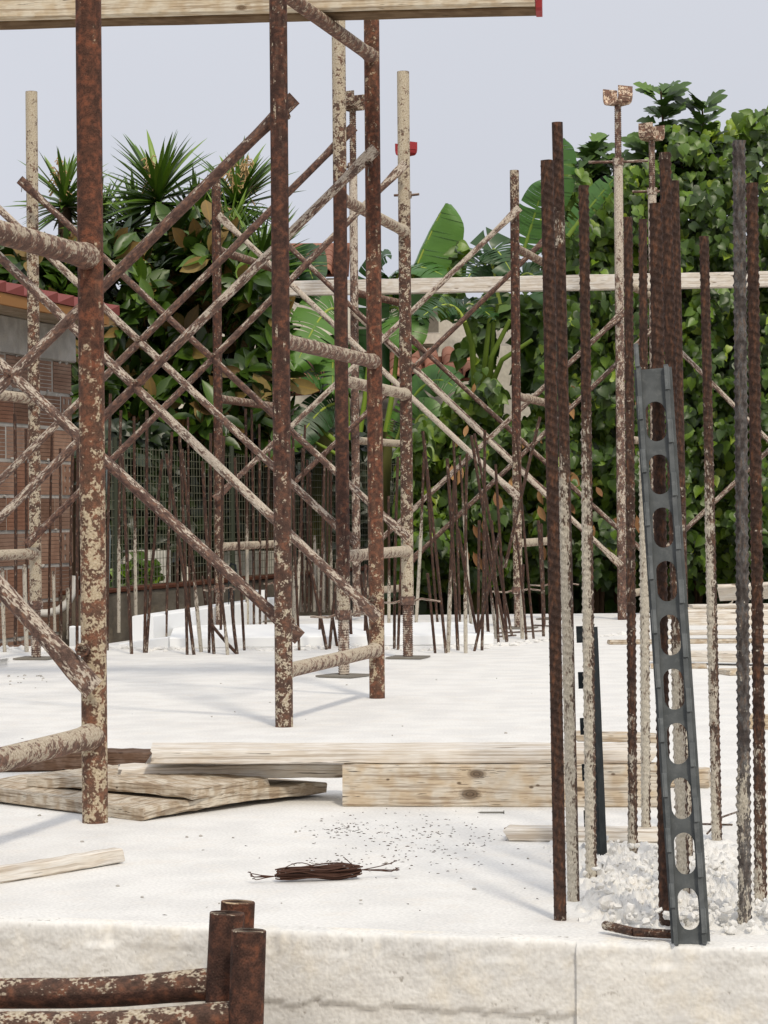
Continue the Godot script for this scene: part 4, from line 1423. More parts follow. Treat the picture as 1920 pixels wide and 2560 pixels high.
	# a few ties of wire between the leaning ones
	for q in [[1235, 1583, 1360, 1577], [1240, 1592, 1290, 1588], [1335, 1563, 1372, 1565]]:
		var m := Mb.new()
		tube(m, on_plane(q[0], q[1], 0.006), on_plane(q[2], q[3], 0.008), 0.004, 6, [[0.0, 0.2], [1.0, 0.3]])
		tag(build(m, "loose_bar", M.bar), ["thin loose bar lying across the feet of the leaning bars", "short loose bar lying in front of the longer loose one", "thin loose bar lying just left of the thickest ribbed bar"][[1235, 1240, 1335].find(q[0])], "rebar", "loose bars lying by the starter bars")

# ---------------------------------------------------------------- thick column bars in the foreground
func column_bars():
	var l := "thick ribbed column bar"
	# foot, tip, radius, coat stops, label
	var bars := [
		[1401, 2300, 1367, 401, 0.0092, [[0, 0.14], [0.05, 0.05], [1, 0.05]], l + ", widest and brownest, standing at the slab edge, left of the cluster", M.bar, 0.2],
		[1436, 2252, 1393, 306, 0.0082, [[0, 0.3], [0.04, 0.68], [0.30, 0.62], [0.45, 0.40], [0.56, 0.25], [0.62, 0.06], [0.82, 0.06], [0.86, 0.22], [0.9, 0.06], [1, 0.05]], l + " crusted thick with cement below, second from the left", M.bar, 0.0],
		[1480, 2206, 1459, 464, 0.0085, [[0, 0.62], [0.3, 0.50], [0.5, 0.36], [0.64, 0.22], [0.7, 0.06], [1, 0.06]], l + " crusted with cement low down, third from the left", M.bar, 0.4],
		[1583, 2140, 1570, 543, 0.0080, [[0, 0.7], [0.06, 0.32], [0.12, 0.2], [0.3, 0.1], [1, 0.06]], l + " left of the cement white one, slim and dark", M.bar, 0.7],
		[1616, 2100, 1607, 548, 0.0078, [[0, 0.8], [0.08, 0.5], [0.12, 0.97], [0.46, 0.97], [0.52, 0.7], [0.6, 0.4], [0.7, 0.08], [1, 0.05]], l + " white with cement all over below, left of the slotted spacer", M.bar, 1.0],
		[1664, 2318, 1639, 509, 0.0095, [[0, 0.2], [0.1, 0.05], [1, 0.05]], l + " standing directly behind the slotted spacer", M.bar, 0.5],
		[1712, 2262, 1662, 382, 0.0090, [[0, 0.6], [0.25, 0.5], [0.4, 0.2], [0.6, 0.05], [0.97, 0.05], [1, 0.2]], l + " with an orange rusty tip, behind the slotted spacer", M.bar, 0.9],
		[1722, 2165, 1686, 452, 0.0078, [[0, 0.7], [0.3, 0.55], [0.45, 0.2], [0.6, 0.05], [1, 0.05]], l + " close behind the orange tipped one", M.bar, 0.1],
		[1794, 2100, 1760, 591, 0.0088, [[0, 0.45], [0.15, 0.26], [0.35, 0.36], [0.55, 0.30], [0.66, 0.14], [0.75, 0.06], [1, 0.05]], l + " cement streaked, alone right of the slotted spacer", M.bar, 0.3],
		[1863, 2320, 1847, 352, 0.0092, [[0, 0.35], [0.1, 0.18], [0.18, 0.36], [0.24, 0.10], [0.5, 0.06], [1, 0.06]], l + " with a bluish grey upper half, second from the right", M.blue_bar, 1.3],
		[1903, 2276, 1880, 458, 0.0090, [[0, 0.42], [0.1, 0.22], [0.25, 0.09], [1, 0.05]], l + ", rightmost of the cluster", M.bar, 0.6]]
	for q in bars:
		var foot := on_plane(q[0], q[1])
		var tip := survey(q[2], q[3], -foot.z)
		var m := Mb.new()
		ribbed(m, foot - Vector3(0, 0.02, 0), tip, q[4], 0.05, q[5], 0.0122, 12, q[8], 0.85)
		tag(build(m, "column_bar", q[7]), q[6], "rebar", "thick column bars at the slab edge")
	# the bent hoop end lying at the edge
	var m := Mb.new()
	ribbed(m, on_plane(1512, 2313, 0.012), on_plane(1585, 2330, 0.010), 0.0062, 0.2, [[0, 0.5], [0.5, 0.3], [1, 0.12]], 0.009, 12)
	ribbed(m, on_plane(1584, 2330, 0.010), on_plane(1690, 2336, 0.009), 0.0062, 0.1, [[0, 0.12], [1, 0.08]], 0.009, 12)
	tag(build(m, "bent_bar", M.bar), "short bent rusty bar lying on the slab edge at the foot of the slotted spacer", "rebar")

# ---------------------------------------------------------------- plastic cover spacers
func slotted_web(mb: Mb, o: Vector3, ax: Vector3, up: Vector3, w: float, pitch: float, count: int, sw: float, sh: float, th: Vector3):
	# a flat web with rounded slots: for every pitch a frame round the slot
	for c in count:
		var base := o + up * (pitch * c)
		var mid := base + up * pitch * 0.5
		var n := 24
		var inner := []
		var outer := []
		for k in n:
			var a := TAU * k / n
			var e := Vector2(cos(a), sin(a))
			var p := Vector2(e.x * sw / 2, e.y * sw / 2 + signf(e.y) * (sh - sw) / 2 * (1.0 if absf(e.y) > 1e-4 else 0.0))
			inner.append(mid + ax * p.x + up * p.y)
			var sc := minf((w / 2) / maxf(absf(e.x), 1e-4), (pitch / 2) / maxf(absf(e.y), 1e-4))
			var oq := e * sc
			outer.append(mid + ax * oq.x + up * oq.y)
		for side in 2:
			var dd: Vector3 = th * (0.5 if side == 0 else -0.5)
			for k in n:
				var k2 := (k + 1) % n
				var b := mb.v.size()
				var nn := dd.normalized()
				for p in [outer[k], outer[k2], inner[k2], inner[k]]:
					mb.vert(p + dd, nn, Vector2.ZERO)
				mb.tri(b, b + 1, b + 2)
				mb.tri(b, b + 2, b + 3)
			for e in [Vector2(1, 1), Vector2(-1, 1), Vector2(-1, -1), Vector2(1, -1)]:
				var corner: Vector3 = mid + ax * (e.x * w / 2) + up * (e.y * pitch / 2)
				var ca := fposmod(Vector2(e.x * w, e.y * pitch).angle(), TAU)
				var k := int(ca / TAU * n)
				var b := mb.v.size()
				for p in [outer[k], corner, outer[(k + 1) % n]]:
					mb.vert(p + dd, dd.normalized(), Vector2.ZERO)
				mb.tri(b, b + 1, b + 2)
		for k in n:
			var k2 := (k + 1) % n
			mb.face([inner[k] + th * 0.5, inner[k2] + th * 0.5, inner[k2] - th * 0.5, inner[k] - th * 0.5])

func spacers():
	var z := 3.16
	var lo := survey(1727, 2362, z)
	var hi := survey(1631, 917, z + 0.10)
	lo.y = 0.0
	var up := (hi - lo).normalized()
	var l := (hi - lo).length()
	var fc := Vector3(-0.18, 0.05, 0.98).normalized()
	fc = (fc - up * fc.dot(up)).normalized()
	var ax := up.cross(fc).normalized()
	if ax.x < 0: ax = -ax
	var o := thing("slotted_spacer", lo, "tall grey plastic spacer with a row of oval slots, leaning among the column bars", "spacer")
	var m := Mb.new()
	var n := 11
	var pitch := 0.0735
	slotted_web(m, lo + up * (l - pitch * 10.5 - 0.003), ax, up, 0.0325, pitch, 10, 0.0275, 0.0555, fc * 0.0035)
	slotted_web(m, lo + up * (l - pitch * 11.5 - 0.003), ax, up, 0.0325, pitch, 1, 0.0275, 0.0555, fc * 0.0035)
	box(m, lo + up * (l - pitch * 0.25 - 0.003), ax * 0.01625, up * pitch * 0.2495, fc * 0.00175)
	build(m, "web", M.plastic, o)
	for s in [-1, 1]:
		m = Mb.new()
		var fp: Vector3 = lo + ax * s * 0.0187
		box(m, fp + up * l * 0.5 + fc * 0.004, ax * 0.003, up * l * 0.5, fc * 0.007)
		box(m, fp + ax * s * 0.0022 + up * l * 0.5 - fc * 0.004, ax * 0.005, up * l * 0.498, fc * 0.0016)
		build(m, "flange", M.plastic, o)
		for k in 11:
			m = Mb.new()
			var tp: Vector3 = fp + up * (0.03 + pitch * k + (0.035 if s < 0 else 0.0)) + fc * 0.0122
			box(m, tp, ax * 0.0022, up * 0.016, fc * 0.0014)
			box(m, tp + ax * s * 0.0030 - fc * 0.006, ax * 0.0012, up * 0.016, fc * 0.006)
			build(m, "tooth", tint(M.plastic, Color(1.12, 1.12, 1.12)), o)
	# the darker one behind, seen half from its side
	lo = on_plane(1506, 2148)
	hi = survey(1482, 1567, -lo.z + 0.02)
	up = (hi - lo).normalized()
	l = (hi - lo).length()
	fc = Vector3(0.90, 0, 0.44).normalized()
	fc = (fc - up * fc.dot(up)).normalized()
	ax = up.cross(fc).normalized()
	o = thing("slotted_spacer", lo, "short dark plastic spacer leaning behind the third column bar, with square teeth", "spacer")
	m = Mb.new()
	board(m, lo, hi, 0.034, 0.006, fc, 8, 0.0003, 0.0, 0.002)
	build(m, "web", M.dark_plastic, o)
	m = Mb.new()
	board(m, lo + ax * 0.016 - fc * 0.006, hi + ax * 0.016 - fc * 0.006, 0.006, 0.014, fc, 6, 0.0002, 0.0, 0.0015)
	board(m, lo - ax * 0.016 - fc * 0.006, hi - ax * 0.016 - fc * 0.006, 0.006, 0.014, fc, 6, 0.0002, 0.0, 0.0015)
	build(m, "flange", M.dark_plastic, o)
	for k in 5:
		m = Mb.new()
		box(m, lo + up * (l - 0.012 - k * 0.077) - fc * 0.022 + ax * 0.014, ax * 0.004, up * 0.014, fc * 0.012)
		build(m, "tooth", M.dark_plastic, o)
	# a third stands far back by the foam
	lo = on_plane(579, 1570)
	hi = survey(580, 1402, -lo.z)
	up = Vector3.UP
	l = hi.y
	o = thing("slotted_spacer", lo, "slim dark plastic spacer with a hooked head, far back by the foam", "spacer")
	m = Mb.new()
	slotted_web(m, lo + Vector3(0, 0.02, 0), Vector3(0.97, 0, -0.2), up, 0.032, 0.0735, 3, 0.024, 0.05, Vector3(0, 0, 0.005))
	build(m, "web", M.dark_plastic, o)
	m = Mb.new()
	sweep(m, [[lo + Vector3(-0.008, 0.24, 0), 0.005, 0.005, 0], [lo + Vector3(-0.012, 0.30, 0), 0.005, 0.005, 0], [lo + Vector3(0.0, 0.325, 0), 0.006, 0.006, 0], [lo + Vector3(0.022, 0.318, 0), 0.006, 0.006, 0], [lo + Vector3(0.026, 0.27, 0), 0.005, 0.005, 0]], 8)
	build(m, "hook", M.dark_plastic, o)

# ---------------------------------------------------------------- boards on the slab
func plate(mb: Mb, c: Vector3, l: Vector3, r: Vector3, y0: float, th: float):
	# a sawn panel with corner c and edges l and r; grain along r
	var w := l.length()
	var a := c + l * 0.5 + Vector3(0, y0 + th / 2, 0)
	board(mb, a, a + r, w, th, Vector3.UP, 18, 0.0022, 0.004, 0.0025, rnd(0, 1), 0.006)

func boards():
	var m := Mb.new()
	# the thick squared timber
	board(m, on_plane(860, 2017) + Vector3(0, 0.041, -0.035), on_plane(1650, 2019) + Vector3(0, 0.041, -0.035), 0.07, 0.082, Vector3.UP, 24, 0.0006, 0.0008, 0.003, 0.05)
	tag(build(m, "squared_timber", M.old_pine), "thick knotty squared timber lying in front of the other boards at the centre", "timber")
	m = Mb.new()
	var a := survey(373, 1903, 4.72)
	var b := survey(1645, 1896, 4.62)
	a.y = 0.096; b.y = 0.0965
	board(m, a + Vector3(0, 0, -0.06), b + Vector3(0, 0, -0.075), 0.125, 0.026, Vector3(0.0, 1, 0.03), 26, 0.0010, 0.012, 0.002, 0.1, 0.0015)
	tag(build(m, "plank", M.pine), "long pale plank on top of the stack, from nearest pole to ribbed bars", "plank", "planks lying on the slab")
	m = Mb.new()
	a = survey(292, 1938, 4.74); b = survey(872, 1943, 4.78)
	a.y = 0.056; b.y = 0.055
	board(m, a + Vector3(0, 0, -0.055), b + Vector3(0, 0, -0.055), 0.09, 0.026, Vector3.UP, 16, 0.0012, 0.006, 0.002, 0.6, 0.002)
	tag(build(m, "plank", M.pine), "pale plank wedged below the long top plank, its cut left end free", "plank", "planks lying on the slab")
	# wide old boards with a corner toward us
	m = Mb.new()
	var c := on_plane(456, 2003, 0.026)
	var lf := on_plane(42, 1970, 0.026)
	var rt := on_plane(700, 1976, 0.026)
	plate(m, Vector3(c.x, 0, c.z), Vector3(rt.x - c.x, 0, rt.z - c.z), Vector3(lf.x - c.x, 0, lf.z - c.z), 0.030, 0.021)
	tag(build(m, "plank", M.grey_wood), "weathered splintered grey board lying over the wider bottom board, left", "plank", "planks lying on the slab")
	m = Mb.new()
	c = on_plane(405, 2046)
	lf = on_plane(-160, 2003)
	rt = on_plane(853, 1984)
	plate(m, Vector3(c.x, 0, c.z), Vector3(lf.x - c.x, 0, lf.z - c.z), Vector3(rt.x - c.x, 0, rt.z - c.z), 0.004, 0.023)
	tag(build(m, "plank", M.grey_wood), "wide stained bottom board with a cut corner toward the camera, behind the nearest pole", "plank", "planks lying on the slab")
	m = Mb.new()
	a = on_plane(-120, 1932); b = on_plane(380, 1926)
	board(m, a + Vector3(0, 0.021, -0.04), b + Vector3(0, 0.021, -0.05), 0.10, 0.040, Vector3.UP, 18, 0.0015, 0.012, 0.004, 0.2)
	tag(build(m, "plank", tint(M.grey_wood, Color(0.55, 0.48, 0.46))), "dark rust stained board with splintered end, behind the nearest pole", "plank", "planks lying on the slab")
	m = Mb.new()
	a = on_plane(1270, 2104); b = on_plane(1655, 2108)
	board(m, a + Vector3(0, 0.0115, -0.028), b + Vector3(0, 0.0115, -0.028), 0.056, 0.022, Vector3.UP, 14, 0.0008, 0.006, 0.003, 0.8)
	tag(build(m, "plank", M.pine), "small plank lying across the feet of the column bars, its left end burnt round", "plank", "planks lying on the slab")
	m = Mb.new()
	lump_stone(m, on_plane(1284, 2100) + Vector3(0, 0.012, -0.025), 0.016, 0.75)
	lump_stone(m, on_plane(1300, 2102) + Vector3(0, 0.012, -0.028), 0.015, 0.8)
	tag(build(m, "wood_stub", tint(M.old_pine, Color(0.8, 0.75, 0.7))), "rounded brown wood stub at the left end of the small plank", "wood stub")
	m = Mb.new()
	a = on_plane(-160, 2236); b = on_plane(296, 2160)
	board(m, a + Vector3(0, 0.0125, -0.012), b + Vector3(0, 0.0135, -0.012), 0.024, 0.024, Vector3.UP, 16, 0.0009, 0.006, 0.003, 0.4)
	tag(build(m, "batten", M.pine), "pale wooden batten lying alone at the left edge, pointing at the wire bundle", "batten")
	m = Mb.new()
	a = on_plane(1660, 1970); b = on_plane(1779, 1972)
	board(m, a + Vector3(0, 0.02, -0.03), b + Vector3(0, 0.02, -0.03), 0.05, 0.038, Vector3.UP, 8, 0.0008, 0.002, 0.003, 0.4)
	tag(build(m, "timber_end", M.old_pine), "short timber end showing right of the slotted spacer", "timber")
	m = Mb.new()
	a = survey(1440, 1866, 4.82); b = survey(1650, 1868, 4.82)
	a.y = 0.118; b.y = 0.112
	board(m, a + Vector3(0, 0, -0.03), b + Vector3(0, 0, -0.03), 0.09, 0.014, Vector3.UP, 10, 0.0008, 0.006, 0.002, 0.7)
	tag(build(m, "plank", M.old_pine), "brown lath on the right end of the long top plank", "plank", "planks lying on the slab")
	m = Mb.new()
	a = survey(1512, 1898, 4.70); b = survey(1650, 1898, 4.70)
	# far piles at the right
	var far := [
		[1524, 1612, 1985, 1607, 0.07, 0.018, 0.0, "thin grey plank lying alone at the right, third row back", M.grey_wood],
		[1722, 1563, 2010, 1562, 0.10, 0.075, 0.0, "squared timber at the bottom of the far right pile", M.pine],
		[1690, 1553, 1990, 1545, 0.09, 0.06, -0.25, "timber behind the bottom one of the far right pile", M.grey_wood],
		[1730, 1560, 2010, 1556, 0.10, 0.018, 0.078, "thin board on the squared timber of the far right pile", M.pine],
		[1634, 1660, 2010, 1668, 0.11, 0.036, 0.012, "pale thick plank in the near right pile", M.pine],
		[1630, 1672, 1770, 1672, 0.06, 0.016, 0.0, "short brown board end under the near right pile", M.old_pine],
		[1812, 1690, 2010, 1684, 0.13, 0.018, 0.0, "wide brown board with a cut corner under the near right pile", M.old_pine],
		[1660, 1600, 1990, 1598, 0.10, 0.02, 0.02, "pale plank between the two right piles", M.pine],
		[1878, 1823, 1990, 1826, 0.05, 0.038, 0.0, "yellow timber end at the right edge behind the last column bar", M.beam_wood]]
	for q in far:
		m = Mb.new()
		a = on_plane(q[0], q[1]); b = on_plane(q[2], q[3])
		var lift := Vector3(0, q[6] + q[5] / 2.0, -q[4] / 2.0) if q[6] >= 0 else Vector3(0, q[5] / 2.0, q[6])
		board(m, a + lift, b + lift, q[4], q[5], Vector3.UP, 12, 0.0012, 0.004, 0.003, rnd(0, 1))
		tag(build(m, "plank", q[8]), q[7], "plank", "planks lying on the slab")
	m = Mb.new()
	a = survey(1796, 1482, 12.3); b = survey(2040, 1470, 12.2)
	board(m, a, b, 0.12, 0.02, Vector3(-0.12, 0.75, -0.65).normalized(), 8, 0.0012, 0.004, 0.002)
	tag(build(m, "plank", M.pine), "grey plank propped aslant on top of the far right pile", "plank", "planks lying on the slab")

# ---------------------------------------------------------------- small things
func small_things():
	# rubble round the column bars
	var m := Mb.new()
	var c := on_plane(1640, 2220)
	var nz := FastNoiseLite.new()
	nz.seed = 77
	nz.frequency = 14.0
	nz.fractal_octaves = 4
	var base := m.v.size()
	var gx := 110
	var gz := 120
	for r in gz + 1:
		for k in gx + 1:
			var u := float(k) / gx
			var w := float(r) / gz
			var px0 := lerpf(0.27, 0.62, u)
			var p := Vector3(px0, 0, lerpf(-3.235 + 0.253 * (px0 - 0.259), -4.12, w))
			var e := minf(minf(u, 1.0 - u) * 4.0 - 0.1, minf(w * 6.0 - 0.3, (1.0 - w) * 2.4))
			e = clampf(e + nz.get_noise_2d(p.x * 1.2, p.z * 1.2) * 0.9, -0.25, 1.0)
			var hh := e * (0.014 + 0.024 * (nz.get_noise_2d(p.x * 2.0, p.z * 2.0) * 0.5 + 0.35)) + (nz.get_noise_2d(p.x * 7.0, p.z * 7.0) * 0.016 + nz.get_noise_2d(p.x * 20.0, p.z * 20.0) * 0.006) * clampf(e, 0, 1) - 0.004
			m.vert(p + Vector3(0, hh, 0), Vector3.UP, Vector2.ZERO)
	m.grid(base, gz + 1, gx + 1)
	m.smooth(base, 0)
	if m.n[base + 300].y < 0:
		for k in m.n.size(): m.n[k] = -m.n[k]
	for k in 520:
		var px := 0.31 + absf(rng.randfn(0.13, 0.09))
		var pz := -3.22 - absf(rng.randfn(0.25, 0.22))
		if pz < -4.1: continue
		if px > 0.60: px = rnd(0.38, 0.58)
		lump_stone(m, Vector3(px, rnd(0.002, 0.028), pz), rnd(0.0025, 0.0085) * (1.0 if rng.randf() < 0.93 else 1.7), 0.8)
	tag(build(m, "rubble", M.rubble), "loose white concrete rubble chipped up round the feet of the column bars", "rubble", "", "stuff")

	# the bundle of tie wire
	var p0 := on_plane(690, 2206)
	var p1 := on_plane(902, 2197)
	var ax := (p1 - p0).normalized()
	var up := Vector3.UP
	var sd := ax.cross(up).normalized()
	var len := (p1 - p0).length()
	var o := thing("wire_bundle", p0.lerp(p1, 0.5), "bundle of rusty tie wire with looped ends lying on the slab", "wire bundle")
	for k in 38:
		var ang := rnd(0, TAU)
		var rad := 0.0142 * sqrt(rnd(0.15, 1.0))
		var st := rnd(-0.02, 0.06)
		var en := rnd(0.94, 1.02)
		var rings := []
		var w1 := rnd(-0.006, 0.006)
		var w2 := rnd(-0.004, 0.004)
		for j in 17:
			var t := lerpf(st, en, j / 16.0)
			var belly := 0.12 + 0.92 * pow(clampf(sin(PI * clampf(t * 0.90 + 0.05, 0.0, 1.0)), 0, 1), 0.55)
			if t > 0.9: belly = maxf(belly, 0.55)
			var a2 := ang + t * w1 * 150.0
			var q := p0 + ax * (len * t) + sd * (cos(a2) * rad * belly * 1.1) + up * (0.0135 + sin(a2) * rad * belly * 0.95)
			q += sd * w2 * sin(t * 9.0 + ang) + up * absf(w1) * 0.6 * sin(t * 7.0 + ang)
			q.y = maxf(q.y, 0.001)
			rings.append([q, 0.0011, 0.0011, 0.0])
		var b := Mb.new()
		sweep(b, rings, 5, Vector3.UP)
		build(b, "wire", M.wire, o)
	# twisted necks and loops
	for e in 2:
		var s := -1.0 if e == 0 else 1.0
		var root := p0 + up * 0.010 if e == 0 else p1 + up * 0.014
		for k in 4:
			var rings := []
			var l := 0.034 if e == 0 else 0.052
			var off := (k - 1.5) * 0.0035
			for j in 13:
				var t := j / 12.0
				var side := sin(PI * clampf((t - 0.45) / 0.55, 0, 1)) * (0.004 + 0.002 * k)
				var q := root + ax * s * (l * minf(t * 1.25, 2.25 - t * 1.25) + k * 0.002) + up * (off * t + (0.012 * t * sin(k * 1.7) if e == 1 else 0.0)) + sd * side * (1.0 if k % 2 == 0 else -1.0)
				q.y = maxf(q.y, 0.001)
				rings.append([q + up * (0.0024 * (1.0 if t > 0.8 else 0.0)), 0.0008, 0.0008, 0.0])
			var b := Mb.new()
			sweep(b, rings, 5, Vector3.UP)
			build(b, "loop", M.wire, o)
	for q in [[[640, 0.4], [760, 1.2], [700, 0.3]]]:
		var b := Mb.new()
		var rings := []
		for j in 9:
			var t := j / 8.0
			rings.append([p0 + ax * (len * lerpf(-0.02, 0.5, t)) + up * (0.012 + 0.018 * sin(PI * t * 0.9)) + sd * 0.004, 0.00075, 0.00075, 0.0])
		sweep(b, rings, 5, Vector3.UP)
		build(b, "wire", M.wire, o)
	var bb := Mb.new()
	tube(bb, p1 + up * 0.016 - ax * 0.006, p1 + up * 0.036 - ax * 0.028 - sd * 0.0, 0.00075, 5)
	build(bb, "wire", M.wire, o)

	# rust flakes and grit scattered over the slab
	var f := Mb.new()
	for k in 430:
		var q := Vector2.ZERO
		var pick := rng.randf()
		if pick < 0.62: q = Vector2(rng.randfn(1060, 120), rng.randfn(2105, 38))
		elif pick < 0.8: q = Vector2(rng.randfn(870, 50), rng.randfn(2075, 14))
		elif pick < 0.92: q = Vector2(rng.randfn(830, 45), rng.randfn(2160, 7))
		else: q = Vector2(rnd(20, 1380), rnd(1700, 2290))
		if q.y < 2020 and q.x > 850: continue
		if q.y < 1680: continue
		var p := on_plane(q.x, q.y)
		var a := rnd(0, TAU)
		var l := rnd(0.0012, 0.0038)
		var w := rnd(0.0008, 0.0018)
		var d := Vector3(cos(a), 0, sin(a))
		var e := Vector3(-sin(a), 0, cos(a))
		var h := Vector3(0, rnd(0.0008, 0.0018), 0)
		f.face([p + d * l + h * 0.3, p + e * w + h, p - d * l + h * 0.5, p - e * w + h * 0.2])
		f.face([p + d * l, p + e * w + h, p + d * l + h * 0.3])
		f.face([p - d * l, p - e * w, p - d * l + h * 0.5])
		f.face([p + d * l, p + d * l + h * 0.3, p - e * w + h * 0.2, p - e * w])
		f.face([p - e * w, p - e * w + h * 0.2, p - d * l + h * 0.5, p - d * l])
	tag(build(f, "rust_flakes", M.flake), "dark rust flakes and grit scattered on the slab behind the wire bundle", "grit", "", "stuff")
	f = Mb.new()
	for k in 60:
		var q := Vector2(rnd(20, 1400), rnd(1680, 2280))
		if k < 14: q = Vector2(rnd(20, 130), rnd(1688, 1712))
		if q.y > 1880 and q.y < 2060 and k > 14: continue
		lump_stone(f, on_plane(q.x, q.y) + Vector3(0, 0.001, 0), rnd(0.0015, 0.004) * (2.0 if k < 14 else 1.0), 0.7)
	tag(build(f, "grit", M.mortar), "small grey grit stones scattered on the slab", "grit", "", "stuff")
	# a nail
	f = Mb.new()
	var n0 := on_plane(1194, 2031, 0.003)
	var n1 := on_plane(1260, 2031, 0.003)
	var nd := (n1 - n0).normalized()
	sweep(f, [[n0, 0.0003, 0.0003, 0.0], [n0 + nd * 0.006, 0.0017, 0.0017, 0.0], [n1 - nd * 0.001, 0.0017, 0.0017, 0.0], [n1 - nd * 0.001, 0.0036, 0.0036, 0.0], [n1 + nd * 0.0006, 0.0036, 0.0036, 0.0]], 9)
	tag(build(f, "nail", M.galv), "long grey nail lying in front of the squared timber", "nail")
	# twigs of tie wire near the spacer
	for q in [[1753, 2060, 1830, 2062, 1], [1768, 2084, 1842, 2030, 0], [1640, 2068, 1690, 2066, 1]]:
		f = Mb.new()
		var a := on_plane(q[0], q[1], 0.012)
		var b := on_plane(q[2], q[3], 0.02)
		sweep(f, [[a, 0.002, 0.002, 0.2], [a.lerp(b, 0.5) + Vector3(0, 0.01 * (1 - q[4]), 0), 0.002, 0.002, 0.25], [b, 0.002, 0.002, 0.3]], 6)
		tag(build(f, "wire_end", M.bar), {1753: "straight wire end lying right of the slotted spacer", 1768: "bent wire end by the foot of the lone column bar", 1640: "wire end lying left of the slotted spacer"}[q[0]], "wire", "wire ends by the spacer")

# ---------------------------------------------------------------- frames stacked against the slab, bottom left
func stacked_frames():
	# each: top of its pole, lean, distance, its rung height
	var list := [
		[595, 2256, 3.22, 0.05, 0.0232, "rearmost of the scaffold frames stacked against the slab edge, bottom left", [], 0.25],
		[568, 2284, 3.12, 0.055, 0.0232, "scaffold frame stacked against the slab edge, its pole between the other two, bottom left", [2476], 0.16],
		[622, 2328, 3.05, 0.035, 0.0226, "front scaffold frame stacked against the slab edge, white cement patches on its rung", [2560], 0.1]]
	for q in list:
		var top := survey(q[0], q[1], q[2])
		var dir := Vector3(q[3], 1.0, -0.05).normalized()
		var foot := top - dir * (top.y + 1.04)
		var o := thing("stacked_frame", foot, q[5], "scaffold frame", "scaffold frames stacked against the slab edge")
		var m := Mb.new()
		tube(m, foot, top, q[4], 20, [[0.0, 0.2], [0.6, 0.1], [0.85, q[7] * 0.4], [0.97, 0.05], [1.0, 0.05]], false)
		pipe_end(m, top, dir, q[4], 0.05, 0.12)
		build(m, "pole", M.steel if q[0] != 595 else tint(M.steel, Color(1.05, 1.0, 0.95)), o)
		m = Mb.new()
		var off := Vector3(-0.99, 0, -0.06)
		tube(m, foot + off, top + off, q[4], 16, [[0.0, 0.2], [1.0, 0.2]])
		build(m, "pole", M.steel, o)
		for y in [2476.0, 2560.0]:
			if not (int(y) in q[6]): continue
			m = Mb.new()
			var rr := 0.0202
			var pr := survey(q[0] - 20, y - 16, q[2] + (0.01 if y < 2500 else 0.012))
			var bow: float = 0.014
			var rings := []
			for t in [[0.0, 1.0, 1.08], [0.03, 0.9, 1.06], [0.07, 0.65, 1.02], [0.13, 0.28, 1.0], [0.2, 0.08, 1.0], [0.35, 0.0, 1.0], [0.6, 0.0, 1.0], [1.0, 0.0, 1.0]]:
				var cov: float = 0.14 if y < 2500 else 0.32
				if t[0] < 0.08: cov = 0.2
				rings.append([pr + off * t[0] + Vector3(0, bow * (t[1] - 1.0), 0), rr * t[2], rr * t[2], cov + rnd(-0.04, 0.04)])
			sweep(m, rings, 18, Vector3.UP, false, 0.4)
			build(m, "rung", M.steel, o)
		for h in [0.25]:
			m = Mb.new()
			tube(m, foot + Vector3(0, h, 0), foot + off + Vector3(0, h, 0), 0.0178, 14, [[0.0, 0.3], [1.0, 0.4]])
			build(m, "rung", M.steel, o)

# ---------------------------------------------------------------- the garden
func leaf_mesh(sections: Array, fold: float, droop: float, wave := 0.0, side_shift := 0.0) -> ArrayMesh:
	# grows along +Y, faces +Z; sections = [t, half width]
	var m := Mb.new()
	var k := 0
	for s in sections:
		var t: float = s[0]
		var w: float = s[1]
		var z := -droop * t * t
		var lift := w * fold
		var sy := t - side_shift * (1.0 - t) * (1.0 - t)
		var wv := wave * (1.0 if k % 2 == 0 else -1.0)
		m.vert(Vector3(-w, sy, z + lift + wv), Vector3.BACK, Vector2(0.5 - w, t))
		m.vert(Vector3(0, t, z), Vector3.BACK, Vector2(0.5, t))
		m.vert(Vector3(w, sy, z + lift - wv), Vector3.BACK, Vector2(0.5 + w, t))
		k += 1
	m.grid(0, sections.size(), 3)
	m.smooth(0, 0)
	if m.n[4].z < 0:
		for j in m.n.size(): m.n[j] = -m.n[j]
	return m.mesh(Vector3.ZERO)

func leaf_tex(base: Color, rib: Color, dark: Color, veins: int, sd: int, across := false) -> ImageTexture:
	var w := 64
	var h := 128
	var nn := noise_bytes(w, h, 0.04, sd, 3)
	var d := PackedByteArray()
	d.resize(w * h * 3)
	for y in h:
		for x in w:
			var u := absf(float(x) / w - 0.5)
			var t := float(y) / h
			var c := base.lerp(dark, nn[y * w + x] / 255.0 * 0.7)
			var ph := fposmod((t - (0.0 if across else u * 0.8)) * veins, 1.0)
			var v := maxf(0.0, 1.0 - absf(ph - 0.5) * 5.0) * (0.25 if across else 0.35)
			c = c.lerp(rib, v * 0.5)
			if u < 0.018: c = c.lerp(rib, 0.8)
			put(d, (y * w + x) * 3, c)
	return tex(w, h, d)

func leaf_mat(t: Texture2D, c: Color, rough := 0.42, back := Color(0.10, 0.20, 0.03)) -> StandardMaterial3D:
	var m := StandardMaterial3D.new()
	m.albedo_texture = t
	m.albedo_color = c
	m.roughness = rough
	m.metallic_specular = 0.5
	m.cull_mode = BaseMaterial3D.CULL_DISABLED
	m.backlight_enabled = true
	m.backlight = back
	return m

